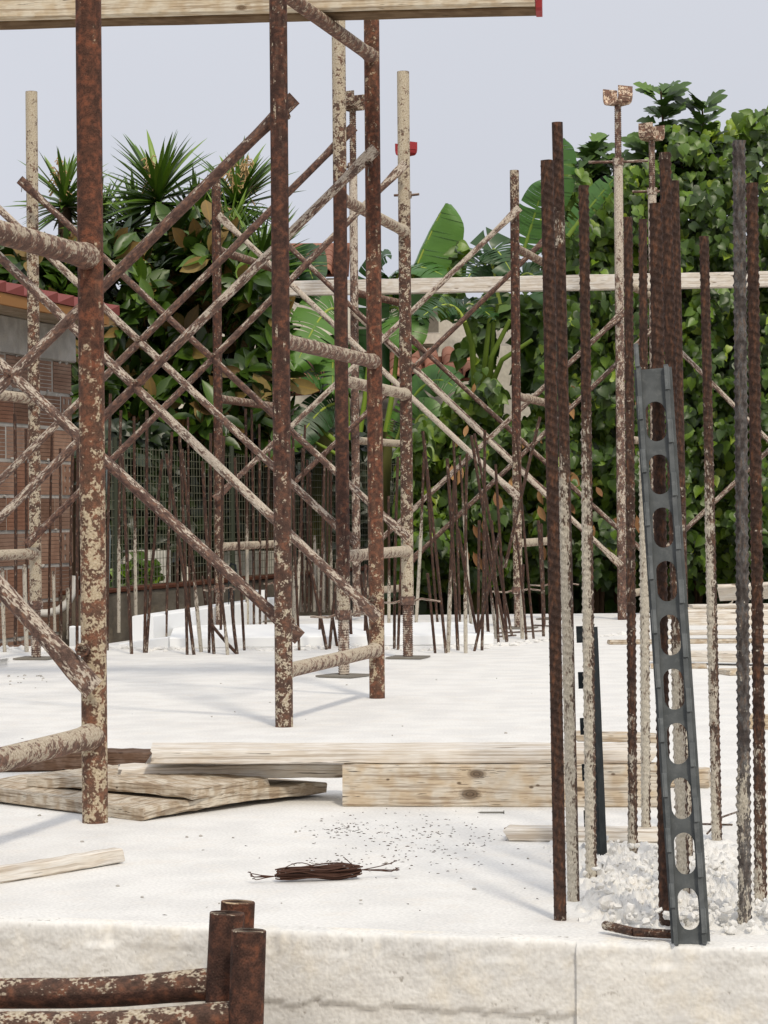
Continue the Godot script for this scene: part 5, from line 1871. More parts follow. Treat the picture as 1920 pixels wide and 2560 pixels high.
func leaf_pose(p: Vector3, tip: Vector3, nrm: Vector3, size: float) -> Transform3D:
	var y := tip.normalized()
	var x := y.cross(nrm)
	if x.length() < 0.05: x = y.cross(Vector3(0.3, 0.9, 0.4))
	x = x.normalized()
	var z := x.cross(y).normalized()
	return Transform3D(Basis(x * size, y * size, z * size), p)

# list entries: [transform, depth_key, tone]; the 300 nearest are parts, the rest one mass
func foliage(parent: Node3D, list: Array, meshes: Array, mats: Array, mass_mat: StandardMaterial3D, tones: Array, called := "leaf", most := 300):
	list.sort_custom(func(a, b): return a[1] < b[1])
	var o := origin_of(parent)
	var n := mini(most, list.size())
	for k in n:
		var mi := MeshInstance3D.new()
		mi.name = called
		mi.mesh = meshes[rng.randi() % meshes.size()]
		mi.material_override = mats[clampi(int(list[k][2] * mats.size()), 0, mats.size() - 1)]
		parent.add_child(mi, true)
		var t: Transform3D = list[k][0]
		t.origin -= o
		mi.transform = t
	if list.size() > n:
		for part in meshes.size():
			var mm := MultiMesh.new()
			mm.transform_format = MultiMesh.TRANSFORM_3D
			mm.use_colors = true
			mm.mesh = meshes[part]
			var mine := []
			for k in range(n, list.size()):
				if k % meshes.size() == part: mine.append(list[k])
			mm.instance_count = mine.size()
			for k in mine.size():
				var t: Transform3D = mine[k][0]
				t.origin -= o
				mm.set_instance_transform(k, t)
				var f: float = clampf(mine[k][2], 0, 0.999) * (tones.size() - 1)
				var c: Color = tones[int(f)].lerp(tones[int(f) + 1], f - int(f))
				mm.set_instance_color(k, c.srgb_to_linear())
			var mi := MultiMeshInstance3D.new()
			mi.name = called + "_mass"
			mi.multimesh = mm
			mi.material_override = mass_mat
			parent.add_child(mi, true)
			mi.set_meta("kind", "stuff")

func limb(parent: Node3D, pts: Array, r0: float, r1: float, mat: Material, called := "limb"):
	var m := Mb.new()
	var rings := []
	for k in pts.size():
		var t := float(k) / (pts.size() - 1)
		rings.append([pts[k], lerpf(r0, r1, t), lerpf(r0, r1, t), t * 2.0])
	sweep(m, rings, 9, Vector3(0, 0, 1), true)
	build(m, called, mat, parent)

func at_line(pts: Array, x: float) -> float:
	for k in pts.size() - 1:
		if x <= pts[k + 1].x:
			return lerpf(pts[k].y, pts[k + 1].y, clampf((x - pts[k].x) / (pts[k + 1].x - pts[k].x), 0, 1))
	return pts[-1].y

func garden():
	var white := Color(1, 1, 1)
	var heart := [leaf_mesh([[0.0, 0.22], [0.1, 0.42], [0.28, 0.47], [0.48, 0.40], [0.68, 0.25], [0.86, 0.09], [1.0, 0.004]], 0.25, 0.22, 0.0, 0.10), leaf_mesh([[0.0, 0.2], [0.12, 0.40], [0.32, 0.44], [0.52, 0.36], [0.72, 0.2], [0.88, 0.08], [1.0, 0.004]], 0.45, 0.10, 0.012, 0.12), leaf_mesh([[0.0, 0.25], [0.1, 0.44], [0.3, 0.5], [0.5, 0.43], [0.7, 0.27], [0.88, 0.09], [1.0, 0.004]], 0.12, 0.35, 0.01, 0.08)]
	var oval := [leaf_mesh([[0.0, 0.012], [0.06, 0.015], [0.2, 0.15], [0.4, 0.215], [0.62, 0.21], [0.8, 0.14], [0.93, 0.05], [1.0, 0.003]], 0.35, 0.12), leaf_mesh([[0.0, 0.012], [0.06, 0.015], [0.2, 0.13], [0.42, 0.19], [0.64, 0.185], [0.82, 0.11], [0.94, 0.04], [1.0, 0.003]], 0.6, 0.25), leaf_mesh([[0.0, 0.012], [0.06, 0.015], [0.22, 0.16], [0.42, 0.23], [0.64, 0.22], [0.82, 0.14], [0.94, 0.05], [1.0, 0.003]], 0.2, -0.08)]
	var blade := [leaf_mesh([[0.0, 0.036], [0.2, 0.048], [0.5, 0.046], [0.75, 0.031], [0.92, 0.012], [1.0, 0.001]], 0.5, 0.05), leaf_mesh([[0.0, 0.036], [0.2, 0.048], [0.5, 0.046], [0.75, 0.031], [0.92, 0.012], [1.0, 0.001]], 0.4, 0.2)]
	var heart_t := leaf_tex(Color(0.98, 0.98, 0.95), Color(1.0, 1.0, 0.9), Color(0.80, 0.84, 0.74), 9, 401)
	var oval_t := leaf_tex(Color(0.96, 0.97, 0.95), Color(1.0, 1.0, 0.85), Color(0.80, 0.84, 0.78), 12, 402)
	var blade_t := leaf_tex(Color(0.97, 0.97, 0.95), Color(1.0, 1.0, 0.9), Color(0.82, 0.85, 0.8), 1, 403)

	# ---- creeper hedge along the right
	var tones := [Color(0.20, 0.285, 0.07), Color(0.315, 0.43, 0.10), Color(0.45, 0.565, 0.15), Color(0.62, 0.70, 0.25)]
	var mats := []
	for c in tones: mats.append(leaf_mat(heart_t, c))
	var mass := leaf_mat(heart_t, white)
	mass.vertex_color_use_as_albedo = true
	var bark := plain(Color(0.30, 0.24, 0.18), 0.9)
	var zh := 15.2
	var base := survey(1500, 1280, zh) * Vector3(1, 0, 1) + Vector3(0, -1.05, 0)
	var hedge := thing("creeper_hedge", base, "tall dense hedge of heart leaved creeper filling the right background", "hedge")
	var crown := [Vector2(1000, 1130), Vector2(1040, 1080), Vector2(1090, 1060), Vector2(1130, 990), Vector2(1175, 950), Vector2(1200, 900), Vector2(1240, 960), Vector2(1300, 1080), Vector2(1345, 1000), Vector2(1365, 560), Vector2(1395, 450), Vector2(1440, 425), Vector2(1500, 470), Vector2(1560, 420), Vector2(1600, 400), Vector2(1650, 375), Vector2(1700, 315), Vector2(1750, 335), Vector2(1800, 315), Vector2(1830, 300), Vector2(1870, 292), Vector2(1920, 270), Vector2(2050, 250), Vector2(2300, 260)]
	var nz := FastNoiseLite.new()
	nz.seed = 8
	nz.frequency = 0.006
	nz.fractal_octaves = 3
	var list := []
	for k in 30000:
		var x := rnd(1000, 2250) if rng.randf() < 0.93 else rnd(1000, 1380)
		var top := at_line(crown, x) + nz.get_noise_1d(x * 4.0) * 50.0
		var y := rnd(top, 1470)
		var g := nz.get_noise_2d(x, y)
		var deep := absf(rng.randfn(0.0, 0.55))
		if deep < 0.45 and nz.get_noise_2d(x * 2.6 + 900.0, y * 2.6) < -0.24: continue
		var under := smoothstep(1250.0, 1500.0, y)
		if under > 0.5 and rng.randf() < under * 0.6: continue
		var z := zh + 0.25 + g * 0.9 + deep + under * 0.55
		if x < 1350: z += 0.15
		if x < 1180 and y < 930: continue
		if absf(x - 1275.0) < 42.0 + g * 40.0 and y > 868 and y < 1010 + g * 120.0: continue
		var p := survey(x, y, z)
		var nrm := Vector3(rnd(-0.7, 0.7), rnd(0.0, 1.0), 1.0).normalized()
		var tip := Vector3(rnd(-0.9, 0.9), rnd(-1.2, -0.1), rnd(-0.1, 0.55))
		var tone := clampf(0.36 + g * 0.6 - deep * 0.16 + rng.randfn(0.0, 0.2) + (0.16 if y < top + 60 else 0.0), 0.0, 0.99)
		if rng.randf() < 0.03: tone = 0.95
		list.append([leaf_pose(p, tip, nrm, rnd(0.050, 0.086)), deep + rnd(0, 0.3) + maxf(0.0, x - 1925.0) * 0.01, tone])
	for k in 4200:   # the depth of it
		var x := rnd(1000, 2250)
		var y := rnd(maxf(at_line(crown, x) + 120.0, 600.0), 1560)
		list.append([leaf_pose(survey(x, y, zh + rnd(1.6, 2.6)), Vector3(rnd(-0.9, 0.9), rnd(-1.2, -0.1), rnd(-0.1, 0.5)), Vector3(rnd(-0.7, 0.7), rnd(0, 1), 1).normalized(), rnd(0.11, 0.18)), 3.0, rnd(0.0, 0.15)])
	# sprigs that climb above the edge
	for s in [[1160, 605, 1130, 690], [1150, 700, 1120, 780], [1195, 780, 1150, 900], [1870, 292, 1880, 330], [1330, 660, 1330, 760]]:
		for k in 26:
			var t := rng.randf()
			var p := survey(lerpf(s[0], s[2], t) + rnd(-14, 14), lerpf(s[1], s[3], t) + rnd(-8, 8), zh + 0.3 + rnd(0, 0.3))
			list.append([leaf_pose(p, Vector3(rnd(-0.9, 0.9), rnd(-1.2, 0.2), rnd(-0.2, 0.5)), Vector3(rnd(-0.7, 0.7), rnd(-0.1, 0.9), 1).normalized(), rnd(0.06, 0.11)), 0.3 + rnd(0, 0.3), rnd(0.1, 0.6)])
	# the dark growth round the banana stems
	for k in 620:
		var x := rng.randfn(1265, 40)
		var y := rnd(740, 960)
		if x > 1345 or x < 1195 or (y > 800 and x > 1225 and x < 1300): continue
		var p := survey(x, y, zh + 0.9 + rnd(0, 0.8))
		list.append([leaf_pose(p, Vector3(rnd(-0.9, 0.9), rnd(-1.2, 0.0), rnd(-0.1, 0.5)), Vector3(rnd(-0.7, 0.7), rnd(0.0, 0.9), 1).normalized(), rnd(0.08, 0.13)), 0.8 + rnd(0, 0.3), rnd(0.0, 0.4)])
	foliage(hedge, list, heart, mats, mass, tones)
	for k in 26:
		var x := 1010.0 + k * 36 + rnd(-10, 10)
		var y0 := at_line(crown, x) + 60
		var a := survey(x + rnd(-40, 40), 1600, zh + 1.7)
		a.y = -1.05
		limb(hedge, [a, survey(x + rnd(-40, 40), 1350, zh + 1.6), survey(x + rnd(-50, 50), lerpf(1350, y0, 0.6), zh + 1.3), survey(x + rnd(-30, 30), y0, zh + 1.0)], 0.018, 0.006, bark, "stem")
	# dry leaves caught in it
	var dry := []
	for k in 46:
		var x := rnd(1120, 1640)
		dry.append([leaf_pose(survey(x, rnd(950, 1380), zh + 0.05 + rnd(0, 0.2)), Vector3(rnd(-0.6, 0.6), -1, rnd(0, 0.4)), Vector3(rnd(-0.7, 0.7), 0.3, 1).normalized(), rnd(0.07, 0.14)), 0.0, rnd(0, 0.99)])
	foliage(hedge, dry, oval, [leaf_mat(oval_t, Color(0.55, 0.38, 0.25), 0.8, Color(0.1, 0.06, 0.02)), leaf_mat(oval_t, Color(0.70, 0.52, 0.36), 0.8, Color(0.1, 0.06, 0.02))], mass, tones, "dry_leaf")

	# ---- undergrowth behind the wire fence
	var ug := thing("shrub", survey(640, 1280, 17.0) * Vector3(1, 0, 1) + Vector3(0, -1.05, 0), "dark dense shrubs growing behind the wire fence", "shrub")
	var ut := [Color(0.10, 0.15, 0.055), Color(0.15, 0.21, 0.075), Color(0.22, 0.29, 0.10), Color(0.34, 0.42, 0.16)]
	var um := []
	for c in ut: um.append(leaf_mat(heart_t, c))
	list = []
	for k in 6200:
		var x := rnd(215, 1120)
		var zz := 15.2 + (x - 280.0) / 700.0 * 4.6
		var y := rnd(1060, 1400)
		if y > 1350 and nz.get_noise_1d(x * 3.0) < 0.0: continue
		var deep := absf(rng.randfn(0.0, 0.5))
		var p := survey(x, y, zz + deep)
		list.append([leaf_pose(p, Vector3(rnd(-0.9, 0.9), rnd(-1.0, 0.3), rnd(-0.2, 0.5)), Vector3(rnd(-0.8, 0.8), rnd(0.0, 1.0), 0.8).normalized(), rnd(0.06, 0.12)), deep + rnd(0, 0.4), clampf(rng.randfn(0.18, 0.15), 0, 0.99)])
	foliage(ug, list, heart, um, mass, ut)
	list = []
	for k in 70:   # a potted looking clump at the foot of the white wall
		var p := survey(rng.randfn(350, 26), rng.randfn(1435, 18), 15.0)
		list.append([leaf_pose(p, Vector3(rnd(-0.9, 0.9), rnd(-0.5, 0.8), 0.4), Vector3(rnd(-0.5, 0.5), 0.6, 0.8).normalized(), rnd(0.07, 0.11)), rnd(0, 1), rnd(0.2, 0.6)])
	var pt := thing("leafy_plant", survey(350, 1280, 15.0) * Vector3(1, 0, 1) + Vector3(0, -1.05, 0), "round leaved plant in front of the low white wall behind the fence", "plant")
	foliage(pt, list, heart, mats, mass, tones)
	limb(pt, [survey(350, 1700, 15.0), survey(350, 1470, 15.0)], 0.012, 0.008, bark, "stem")

	# ---- broad leaved tree with brown undersides
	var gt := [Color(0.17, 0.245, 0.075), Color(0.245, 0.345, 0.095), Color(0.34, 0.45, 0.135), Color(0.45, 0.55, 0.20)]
	var gm := []
	for c in gt: gm.append(leaf_mat(oval_t, c, 0.38, Color(0.06, 0.10, 0.02)))
	var bt := [Color(0.43, 0.325, 0.17), Color(0.53, 0.42, 0.23), Color(0.60, 0.50, 0.29)]
	var bm := []
	for c in bt: bm.append(leaf_mat(oval_t, c, 0.65, Color(0.12, 0.08, 0.02)))
	var gmass := leaf_mat(oval_t, white, 0.38, Color(0.05, 0.09, 0.02))
	gmass.vertex_color_use_as_albedo = true
	var bmass := leaf_mat(oval_t, white, 0.65, Color(0.12, 0.08, 0.02))
	bmass.vertex_color_use_as_albedo = true
	var zt := 16.4
	var root := survey(500, 1280, zt + 0.8) * Vector3(1, 0, 1) + Vector3(0, -1.05, 0)
	var tree := thing("broad_leaved_tree", root, "big evergreen tree with glossy oval leaves brown beneath, behind the left scaffolding", "tree")
	limb(tree, [root, survey(505, 1400, zt + 0.8), survey(498, 1250, zt + 0.8), survey(490, 1050, zt + 0.7), survey(470, 850, zt + 0.7)], 0.11, 0.05, bark, "trunk")
	limb(tree, [survey(500, 1250, zt + 0.8), survey(420, 1050, zt + 0.7), survey(330, 850, zt + 0.6), survey(250, 700, zt + 0.5)], 0.055, 0.02, bark)
	limb(tree, [survey(495, 1120, zt + 0.8), survey(590, 950, zt + 0.7), survey(640, 800, zt + 0.6)], 0.05, 0.02, bark)
	limb(tree, [survey(480, 1000, zt + 0.7), survey(380, 900, zt + 0.5), survey(180, 780, zt + 0.4), survey(40, 680, zt + 0.4)], 0.05, 0.015, bark)
	limb(tree, [root + Vector3(-0.25, 0, 0.2), survey(420, 1400, zt + 0.9), survey(415, 1250, zt + 0.9), survey(380, 1100, zt + 0.8)], 0.06, 0.04, bark, "trunk")
	var crown2 := [Vector2(-120, 690), Vector2(0, 640), Vector2(40, 615), Vector2(120, 640), Vector2(200, 610), Vector2(255, 585), Vector2(300, 600), Vector2(345, 640), Vector2(395, 610), Vector2(430, 565), Vector2(500, 540), Vector2(545, 560), Vector2(600, 640), Vector2(650, 700), Vector2(700, 800), Vector2(760, 900)]
	list = []
	var browns := []
	for k in 560:
		var x := rnd(-110, 715)
		var top := at_line(crown2, x) + 8.0
		var y := rnd(top, 1130)
		if rng.randf() < 0.25: y = rnd(top, top + 90)
		if x < 190 and y > 800: continue
		var deep := absf(rng.randfn(0.0, 0.6))
		var c := survey(x, y, zt + nz.get_noise_2d(x + 500.0, y) * 0.8 + deep)
		var axis := Vector3(rnd(-0.7, 0.7), rnd(0.1, 1.0), rnd(-0.1, 0.9)).normalized()
		var fr := axes(axis)
		var n := 7 + rng.randi() % 4
		var tone_c := rnd(-0.15, 0.2)
		for j in n:
			var a := TAU * j * 0.381 + rnd(-0.3, 0.3)
			var out: Vector3 = (fr[0] * cos(a) + fr[1] * sin(a))
			var tip := (out + axis * rnd(0.1, 0.9) + Vector3(0, -0.18, 0)).normalized()
			var nn := (axis * 1.0 - out * 0.3 + Vector3(0, 0.15, 0)).normalized()
			var p := c + axis * rnd(-0.05, 0.02) + out * 0.01
			var xf := leaf_pose(p, tip, nn, rnd(0.16, 0.245))
			# a leaf that turns its back to us shows its brown felt
			if rng.randf() < 0.11:
				xf = leaf_pose(p, (tip + Vector3(0, 0.25, 0)).normalized(), Vector3(rnd(-0.4, 0.4), rnd(-0.1, 0.3), 1).normalized(), rnd(0.17, 0.25))
				browns.append([xf, deep + rnd(0, 0.25), rnd(0, 0.99)])
			else:
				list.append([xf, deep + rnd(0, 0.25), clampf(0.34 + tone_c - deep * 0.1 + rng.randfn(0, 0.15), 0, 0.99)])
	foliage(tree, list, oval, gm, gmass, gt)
	foliage(tree, browns, oval, bm, bmass, bt, "brown_leaf", 260)

	# ---- yuccas above it
	var yt := [Color(0.24, 0.34, 0.12), Color(0.34, 0.46, 0.16), Color(0.47, 0.58, 0.22)]
	var ym := []
	for c in yt: ym.append(leaf_mat(blade_t, c, 0.38, Color(0.06, 0.10, 0.02)))
	var tan := leaf_mat(blade_t, Color(0.74, 0.58, 0.40), 0.8, Color(0.1, 0.07, 0.03))
	var heads := [[162, 520, 17.9, 0.44, "yucca head with pale dead flower stalks, behind the cream topped left pole", 1], [398, 508, 17.6, 0.54, "largest spiky yucca head, just right of the nearest pole", 1], [595, 520, 17.8, 0.50, "spiky yucca head with tan flower stalks, left of the second pole", 2], [655, 690, 17.2, 0.50, "low yucca head with hanging dead blades, beside the second pole", 0], [492, 590, 17.7, 0.44, "small yucca head lower down, between the two tall ones", 0], [338, 575, 17.9, 0.42, "small yucca head tucked just left of the largest one", 0], [575, 625, 17.4, 0.40, "lowest yucca head, left of the second pole", 1], [250, 580, 18.0, 0.42, "small yucca head half hidden by the nearest pole", 0]]
	for q in heads:
		var c := survey(q[0], q[1], q[2])
		var yu := thing("yucca", Vector3(c.x, -1.05, c.z), q[4], "yucca", "yuccas above the broad leaved tree")
		limb(yu, [Vector3(c.x + 0.1, -1.05, c.z), c + Vector3(0.05, -1.2, 0), c + Vector3(0, -0.4, 0), c], 0.07, 0.05, bark, "trunk")
		list = []
		for k in 100:
			var el := lerpf(-0.7, 1.35, pow(rng.randf(), 0.8))
			var az := rnd(0, TAU)
			var d := Vector3(cos(az) * cos(el), sin(el), sin(az) * cos(el))
			list.append([leaf_pose(c + Vector3(0, el * 0.05, 0), d, Vector3(-d.x * 0.3, 1.2, 0.5), q[3] * rnd(0.75, 1.08) * (1.0 if el > -0.2 else 0.85)), -d.z, clampf(0.5 + rng.randfn(0, 0.2) - (0.25 if el < -0.1 else 0.0), 0, 0.99)])
		foliage(yu, list, blade, ym, gmass, yt, "blade")
		list = []
		for k in 34:
			var az := rnd(0, TAU)
			var d := Vector3(cos(az) * 0.45, -1.0, sin(az) * 0.45)
			list.append([leaf_pose(c + Vector3(rnd(-0.05, 0.05), -0.12 - rnd(0, 0.2), rnd(-0.03, 0.05)), d, Vector3(cos(az), 0.4, sin(az)), rnd(0.3, 0.42)), 0.0, 0.5])
		foliage(yu, list, blade, [tan, leaf_mat(blade_t, Color(0.42, 0.33, 0.24), 0.8)], gmass, yt, "dead_blade")
		for f in q[5]:
			var m := Mb.new()
			var s0 := c + Vector3(-0.03 + 0.06 * f, 0.02, 0.02)
			var s1 := s0 + Vector3(rnd(-0.05, 0.05), rnd(0.30, 0.40), 0)
			tube(m, s0, s1, 0.007, 6, [[0.0, 0.0], [1.0, 0.2]], true, 0.003)
			for k in 46:
				var t := rnd(0.2, 1.0)
				var p := s0.lerp(s1, t)
				var d := Vector3(rnd(-1, 1), rnd(-0.5, 0.7), rnd(-1, 1)).normalized() * rnd(0.05, 0.12) * (1.25 - t * 0.6)
				sweep(m, [[p, 0.0042, 0.0042, 0.0], [p + d * 0.6 + Vector3(0, 0.012, 0), 0.004, 0.004, 0.1], [p + d + Vector3(0, -0.02, 0), 0.0055, 0.0055, 0.2]], 4)
			build(m, "flower_stalk", plain(Color(0.75, 0.63, 0.46), 0.85), yu)

	# ---- fig shoots rising over the hedge
	var figs := [leaf_mesh([[0.0, 0.04], [0.12, 0.16], [0.26, 0.36], [0.34, 0.27], [0.50, 0.42], [0.60, 0.22], [0.76, 0.24], [0.9, 0.16], [1.0, 0.03]], 0.22, 0.25, 0.0), leaf_mesh([[0.0, 0.04], [0.14, 0.18], [0.3, 0.38], [0.40, 0.25], [0.54, 0.38], [0.64, 0.22], [0.8, 0.25], [0.92, 0.14], [1.0, 0.03]], 0.35, 0.15, 0.0)]
	var ft := [Color(0.22, 0.30, 0.14), Color(0.29, 0.40, 0.17), Color(0.38, 0.50, 0.22)]
	var fm := []
	for c in ft: fm.append(leaf_mat(heart_t, c, 0.55))
	var fmass := leaf_mat(heart_t, white, 0.55)
	fmass.vertex_color_use_as_albedo = true
	for q in [["fig tree whose two leafy shoots rise highest over the hedge at the right", [[1652, 205, 1672, 520], [1755, 240, 1775, 560], [1700, 330, 1715, 560], [1620, 330, 1650, 520]], 15.7], ["smaller fig tree left of the tall white fork jack stem", [[1478, 335, 1487, 600], [1535, 385, 1530, 600], [1440, 400, 1460, 600]], 15.8]]:
		var first: Array = q[1][0]
		var foot := survey(first[2], 1280, q[2] + 0.6) * Vector3(1, 0, 1) + Vector3(0, -1.05, 0)
		var fg := thing("fig_tree", foot, q[0], "fig tree", "fig trees in the hedge")
		list = []
		for s in q[1]:
			var a := survey(s[2], s[3], q[2] + 0.4)
			var b := survey(s[0], s[1] + 24, q[2])
			limb(fg, [foot, foot.lerp(a, 0.6) + Vector3(0, 0, 0.1), a, a.lerp(b, 0.5), b], 0.02, 0.006, bark, "shoot")
			for k in 64:
				var t := pow(rng.randf(), 0.7)
				var az := k * 2.4 + rnd(-0.3, 0.3)
				var p := a.lerp(b, t)
				var out := Vector3(cos(az), 0, sin(az))
				var d := (out + Vector3(0, lerpf(0.1, 0.75, t) + rnd(-0.3, 0.25), 0)).normalized()
				p += out * rnd(0.01, 0.06)
				var nn := (Vector3(0, 0.8, 0) - out * 0.2 + Vector3(rnd(-0.3, 0.3), 0, 0.7)).normalized()
				list.append([leaf_pose(p, d, nn, rnd(0.12, 0.19)), -out.z, clampf(0.4 + t * 0.25 + rng.randfn(0, 0.18), 0, 0.99)])
		foliage(fg, list, figs, fm, fmass, ft)

	bananas()

# a banana leaf: midrib curve, blade with slits
func banana_leaf(plant: Node3D, c0: Vector3, c1: Vector3, c2: Vector3, half: float, facing: Vector3, sides: Vector2, torn: float, mat: Material, rib_mat: Material):
	var m := Mb.new()
	var rings := []
	var n := 26
	var cut_l := false
	var cut_r := false
	var prev := []
	for k in n + 1:
		var t := float(k) / n
		var p := c0.lerp(c1, t).lerp(c1.lerp(c2, t), t)
		var d := (c1 - c0).lerp(c2 - c1, t).normalized()
		rings.append([p - facing * 0.004, lerpf(0.016, 0.002, t), lerpf(0.014, 0.002, t), t])
		var x := d.cross(facing).normalized()
		var nn := x.cross(d).normalized()
		var w := half * pow(sin(PI * clampf(0.05 + t * 0.93, 0, 1)), 0.45)
		if t > 0.85: w *= sqrt(maxf(0.0, 1.0 - pow((t - 0.85) / 0.155, 2.0)))
		var row := [p, d, x, nn, w]
		if k > 0:
			for s in [-1.0, 1.0]:
				var ks: float = sides.x if s < 0 else sides.y
				if ks <= 0.01: continue
				var gap := rng.randf() < torn
				var q: Array = prev
				# five points across, arching down toward the margin
				var base := m.v.size()
				for r in 2:
					var src: Array = q if r == 0 else row
					for j in 5:
						var u := j / 4.0
						var wd: float = src[4] * ks * u
						var sag := -u * u * half * 0.30 + sin(t * 40.0 + u * 2.0) * 0.004
						var pull := 0.0
						if gap and r == 1: pull = -u * 0.030
						m.vert(src[0] + src[2] * s * wd + src[3] * (wd * 0.25 + sag) + src[1] * (pull + wd * 0.22), src[3], Vector2(0.5 + s * u * 0.48, src[0].distance_to(c0) * 2.0))
				m.grid(base, 2, 5)
		prev = row
	var ix0 := 0
	# weld-free smoothing: average the normals of coincident vertices
	m.smooth(0, ix0)
	var acc := {}
	for k in m.v.size():
		var key := Vector3i(m.v[k] * 4000.0)
		var nn2: Vector3 = m.n[k] if m.n[k].dot(facing) >= 0 else -m.n[k]
		acc[key] = acc.get(key, Vector3.ZERO) + nn2
	for k in m.v.size():
		m.n[k] = (acc[Vector3i(m.v[k] * 4000.0)] as Vector3).normalized()
	var leaf := build(m, "leaf", mat, plant)
	var rb := Mb.new()
	sweep(rb, rings, 7)
	build(rb, "midrib", rib_mat, leaf)

func bananas():
	var bt := leaf_tex(Color(0.96, 0.98, 0.93), Color(1.0, 1.0, 0.9), Color(0.84, 0.88, 0.78), 40, 404, true)
	var light := leaf_mat(bt, Color(0.36, 0.52, 0.20), 0.42, Color(0.14, 0.26, 0.04))
	var mid := leaf_mat(bt, Color(0.26, 0.42, 0.16), 0.42, Color(0.10, 0.20, 0.03))
	var dark := leaf_mat(bt, Color(0.17, 0.30, 0.13), 0.40, Color(0.05, 0.10, 0.02))
	var rib := plain(Color(0.62, 0.68, 0.30), 0.5)
	var stalk := plain(Color(0.50, 0.60, 0.22), 0.5)
	var stem_m := plain(Color(0.42, 0.42, 0.24), 0.7)
	var f := Vector3(0, 0.15, 1).normalized()
	var z := 17.0
	# centre plant
	var foot := survey(960, 1280, z + 0.3) * Vector3(1, 0, 1) + Vector3(0, -1.05, 0)
	var p := thing("banana_plant", foot, "banana plant with one broad upright leaf against the sky, right of the middle frame", "banana plant", "banana plants in the garden")
	limb(p, [foot, survey(950, 1250, z + 0.3), survey(965, 1050, z + 0.2)], 0.09, 0.06, stem_m, "stem")
	banana_leaf(p, survey(985, 830, z), survey(1040, 650, z), survey(1114, 508, z - 0.1), 0.27, Vector3(-0.15, 0.2, 1).normalized(), Vector2(0.16, 1.0), 0.0, light, rib)
	banana_leaf(p, survey(975, 760, z + 0.1), survey(985, 610, z), survey(1130, 700, z - 0.4), 0.17, Vector3(0.1, 0.9, 0.5).normalized(), Vector2(1, 1), 0.12, mid, rib)
	banana_leaf(p, survey(965, 780, z + 0.2), survey(1010, 730, z), survey(1020, 880, z - 0.2), 0.19, f, Vector2(1, 1), 0.06, light, rib)
	banana_leaf(p, survey(985, 1120, z - 0.3), survey(1000, 1070, z - 0.3), survey(1040, 960, z - 0.3), 0.17, f, Vector2(0.55, 1), 0.5, light, rib)
	banana_leaf(p, survey(955, 1000, z), survey(905, 660, z), survey(965, 640, z - 0.3), 0.15, Vector3(-0.2, 0.6, 0.8).normalized(), Vector2(1, 0.8), 0.2, dark, rib)
	limb(p, [survey(900, 1080, z), survey(912, 1000, z), survey(922, 900, z), survey(940, 800, z)], 0.022, 0.012, stalk, "leaf_stalk")
	limb(p, [survey(965, 1080, z), survey(985, 960, z), survey(1000, 800, z)], 0.024, 0.014, stalk, "leaf_stalk")
	banana_leaf(p, survey(1010, 1030, z - 0.5), survey(1095, 880, z - 0.5), survey(1165, 1010, z - 0.7), 0.13, Vector3(0.0, 0.5, 0.9).normalized(), Vector2(1, 1), 0.12, mid, stalk)
	banana_leaf(p, survey(1040, 1060, z - 0.6), survey(1060, 1000, z - 0.6), survey(1090, 1100, z - 0.7), 0.13, f, Vector2(1, 1), 0.1, light, rib)
	# left plant
	foot = survey(800, 1280, z + 0.9) * Vector3(1, 0, 1) + Vector3(0, -1.05, 0)
	p = thing("banana_plant", foot, "banana plant with wide torn leaves between the second pole and the middle poles", "banana plant", "banana plants in the garden")
	limb(p, [foot, survey(800, 1250, z + 0.9), survey(815, 1080, z + 0.9)], 0.09, 0.06, stem_m, "stem")
	banana_leaf(p, survey(848, 790, z + 0.4), survey(820, 720, z + 0.2), survey(735, 925, z - 0.2), 0.21, f, Vector2(1.0, 0.9), 0.25, light, rib)
	banana_leaf(p, survey(760, 760, z + 0.6), survey(735, 560, z + 0.5), survey(790, 720, z + 0.1), 0.17, Vector3(-0.2, 0.6, 0.8).normalized(), Vector2(1, 1), 0.08, dark, rib)
	banana_leaf(p, survey(700, 780, z + 0.5), survey(690, 640, z + 0.5), survey(770, 690, z + 0.2), 0.16, Vector3(-0.1, 0.5, 0.9).normalized(), Vector2(1, 1), 0.15, dark, rib)
	banana_leaf(p, survey(850, 1000, z + 0.2), survey(800, 880, z + 0.1), survey(700, 960, z - 0.2), 0.20, Vector3(0.1, 0.7, 0.75).normalized(), Vector2(1, 1), 0.12, mid, rib)
	banana_leaf(p, survey(840, 900, z + 0.3), survey(830, 820, z + 0.2), survey(832, 985, z - 0.1), 0.15, f, Vector2(1, 1), 0.18, light, rib)
	banana_leaf(p, survey(760, 930, z + 0.3), survey(720, 880, z + 0.2), survey(640, 960, z + 0.0), 0.16, Vector3(0.1, 0.8, 0.6).normalized(), Vector2(1, 1), 0.1, mid, rib)
	banana_leaf(p, survey(850, 1010, z + 0.1), survey(800, 1000, z), survey(735, 1120, z - 0.2), 0.14, f, Vector2(1, 1), 0.15, dark, rib)
	banana_leaf(p, survey(900, 920, z + 0.3), survey(885, 860, z + 0.2), survey(880, 990, z), 0.12, f, Vector2(1, 1), 0.1, mid, rib)
	limb(p, [survey(845, 1110, z), survey(800, 1070, z), survey(770, 1040, z), survey(735, 1030, z)], 0.022, 0.012, stalk, "leaf_stalk")
	limb(p, [survey(850, 1140, z), survey(810, 1118, z), survey(775, 1100, z)], 0.016, 0.010, stalk, "leaf_stalk")
	limb(p, [survey(870, 1100, z), survey(868, 1000, z), survey(850, 900, z), survey(848, 800, z + 0.3)], 0.02, 0.012, stalk, "leaf_stalk")
	# right plant
	z = 15.4
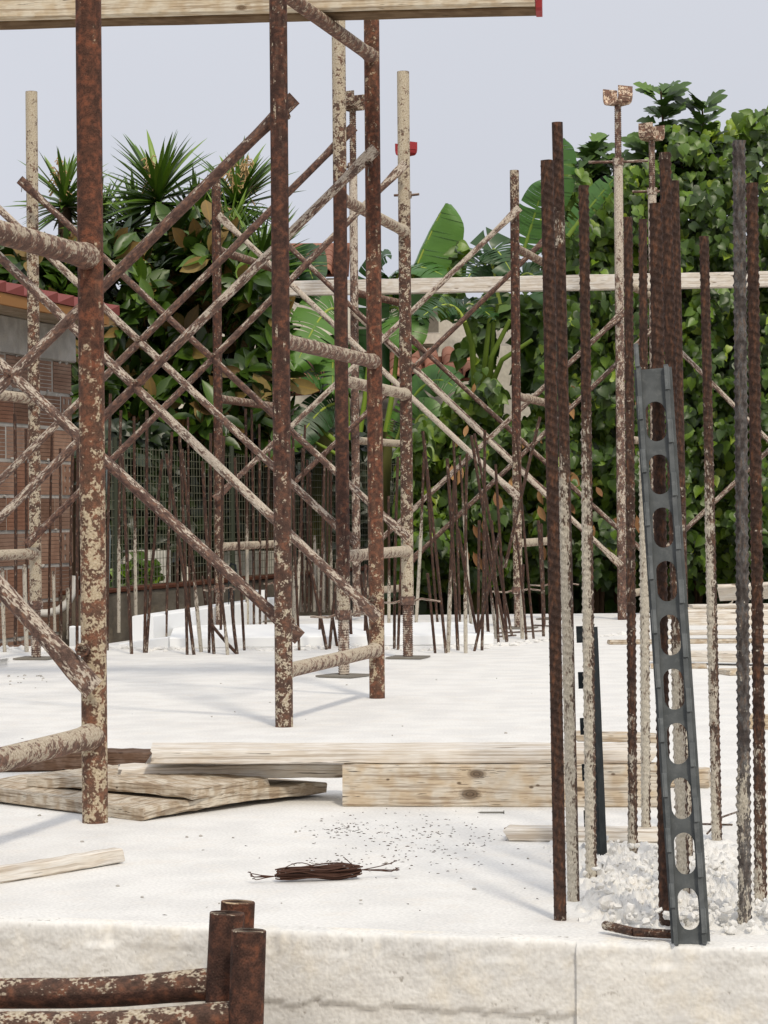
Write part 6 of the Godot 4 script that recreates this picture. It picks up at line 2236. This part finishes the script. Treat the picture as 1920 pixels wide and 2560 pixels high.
	foot = survey(1210, 1280, z - 0.1) * Vector3(1, 0, 1) + Vector3(0, -1.05, 0)
	p = thing("banana_plant", foot, "banana plant with green leaf stalks fanning up, left of the thick ribbed bars", "banana plant", "banana plants in the garden")
	foot.z -= 1.3
	limb(p, [foot, survey(1205, 1150, z + 1.1), survey(1205, 960, z + 0.6)], 0.06, 0.05, stem_m, "stem")
	stalk = plain(Color(0.42, 0.51, 0.20), 0.5)
	for s in [[1190, 960, 1180, 860, 1160, 800, 0.030], [1205, 960, 1215, 880, 1225, 790, 0.026], [1212, 960, 1230, 890, 1275, 800, 0.026], [1216, 965, 1255, 900, 1330, 850, 0.024], [1225, 955, 1235, 800, 1260, 700, 0.018]]:
		limb(p, [survey(s[0], s[1] + 30, z + 0.2), survey(s[2], s[3], z), survey(s[4], s[5], z - 0.1)], s[6] * 0.8, s[6] * 0.55, stalk, "leaf_stalk")
	banana_leaf(p, survey(1162, 805, z - 0.2), survey(1130, 720, z - 0.2), survey(1045, 800, z - 0.4), 0.14, Vector3(0.1, 0.8, 0.5).normalized(), Vector2(1, 1), 0.75, dark, rib)
	banana_leaf(p, survey(1160, 800, z), survey(1150, 720, z), survey(1240, 800, z - 0.2), 0.13, Vector3(0.1, 0.8, 0.5).normalized(), Vector2(1, 1), 0.6, dark, rib)
	banana_leaf(p, survey(1250, 760, z - 0.1), survey(1195, 520, z - 0.1), survey(1290, 700, z - 0.3), 0.16, Vector3(0.25, 0.5, 0.85).normalized(), Vector2(1, 1), 0.7, dark, rib)
	banana_leaf(p, survey(1235, 740, z), survey(1215, 590, z), survey(1160, 715, z - 0.2), 0.12, Vector3(-0.3, 0.5, 0.85).normalized(), Vector2(1, 1), 0.8, dark, rib)
	banana_leaf(p, survey(1305, 640, z - 0.2), survey(1330, 560, z - 0.2), survey(1362, 452, z - 0.3), 0.17, Vector3(0.0, 0.3, 1).normalized(), Vector2(0.7, 1), 0.2, mid, stalk)
	banana_leaf(p, survey(1350, 560, z), survey(1400, 470, z), survey(1410, 345, z), 0.12, Vector3(0.2, 0.3, 1).normalized(), Vector2(0.3, 1), 0.35, mid, rib)
	banana_leaf(p, survey(1420, 590, z - 0.9), survey(1470, 520, z - 0.9), survey(1545, 435, z - 0.9), 0.09, Vector3(0.3, 0.6, 0.7).normalized(), Vector2(1, 0.5), 0.3, mid, stalk)
	banana_leaf(p, survey(1300, 700, z), survey(1330, 650, z), survey(1375, 760, z - 0.3), 0.13, Vector3(0.1, 0.6, 0.8).normalized(), Vector2(1, 1), 0.4, dark, rib)
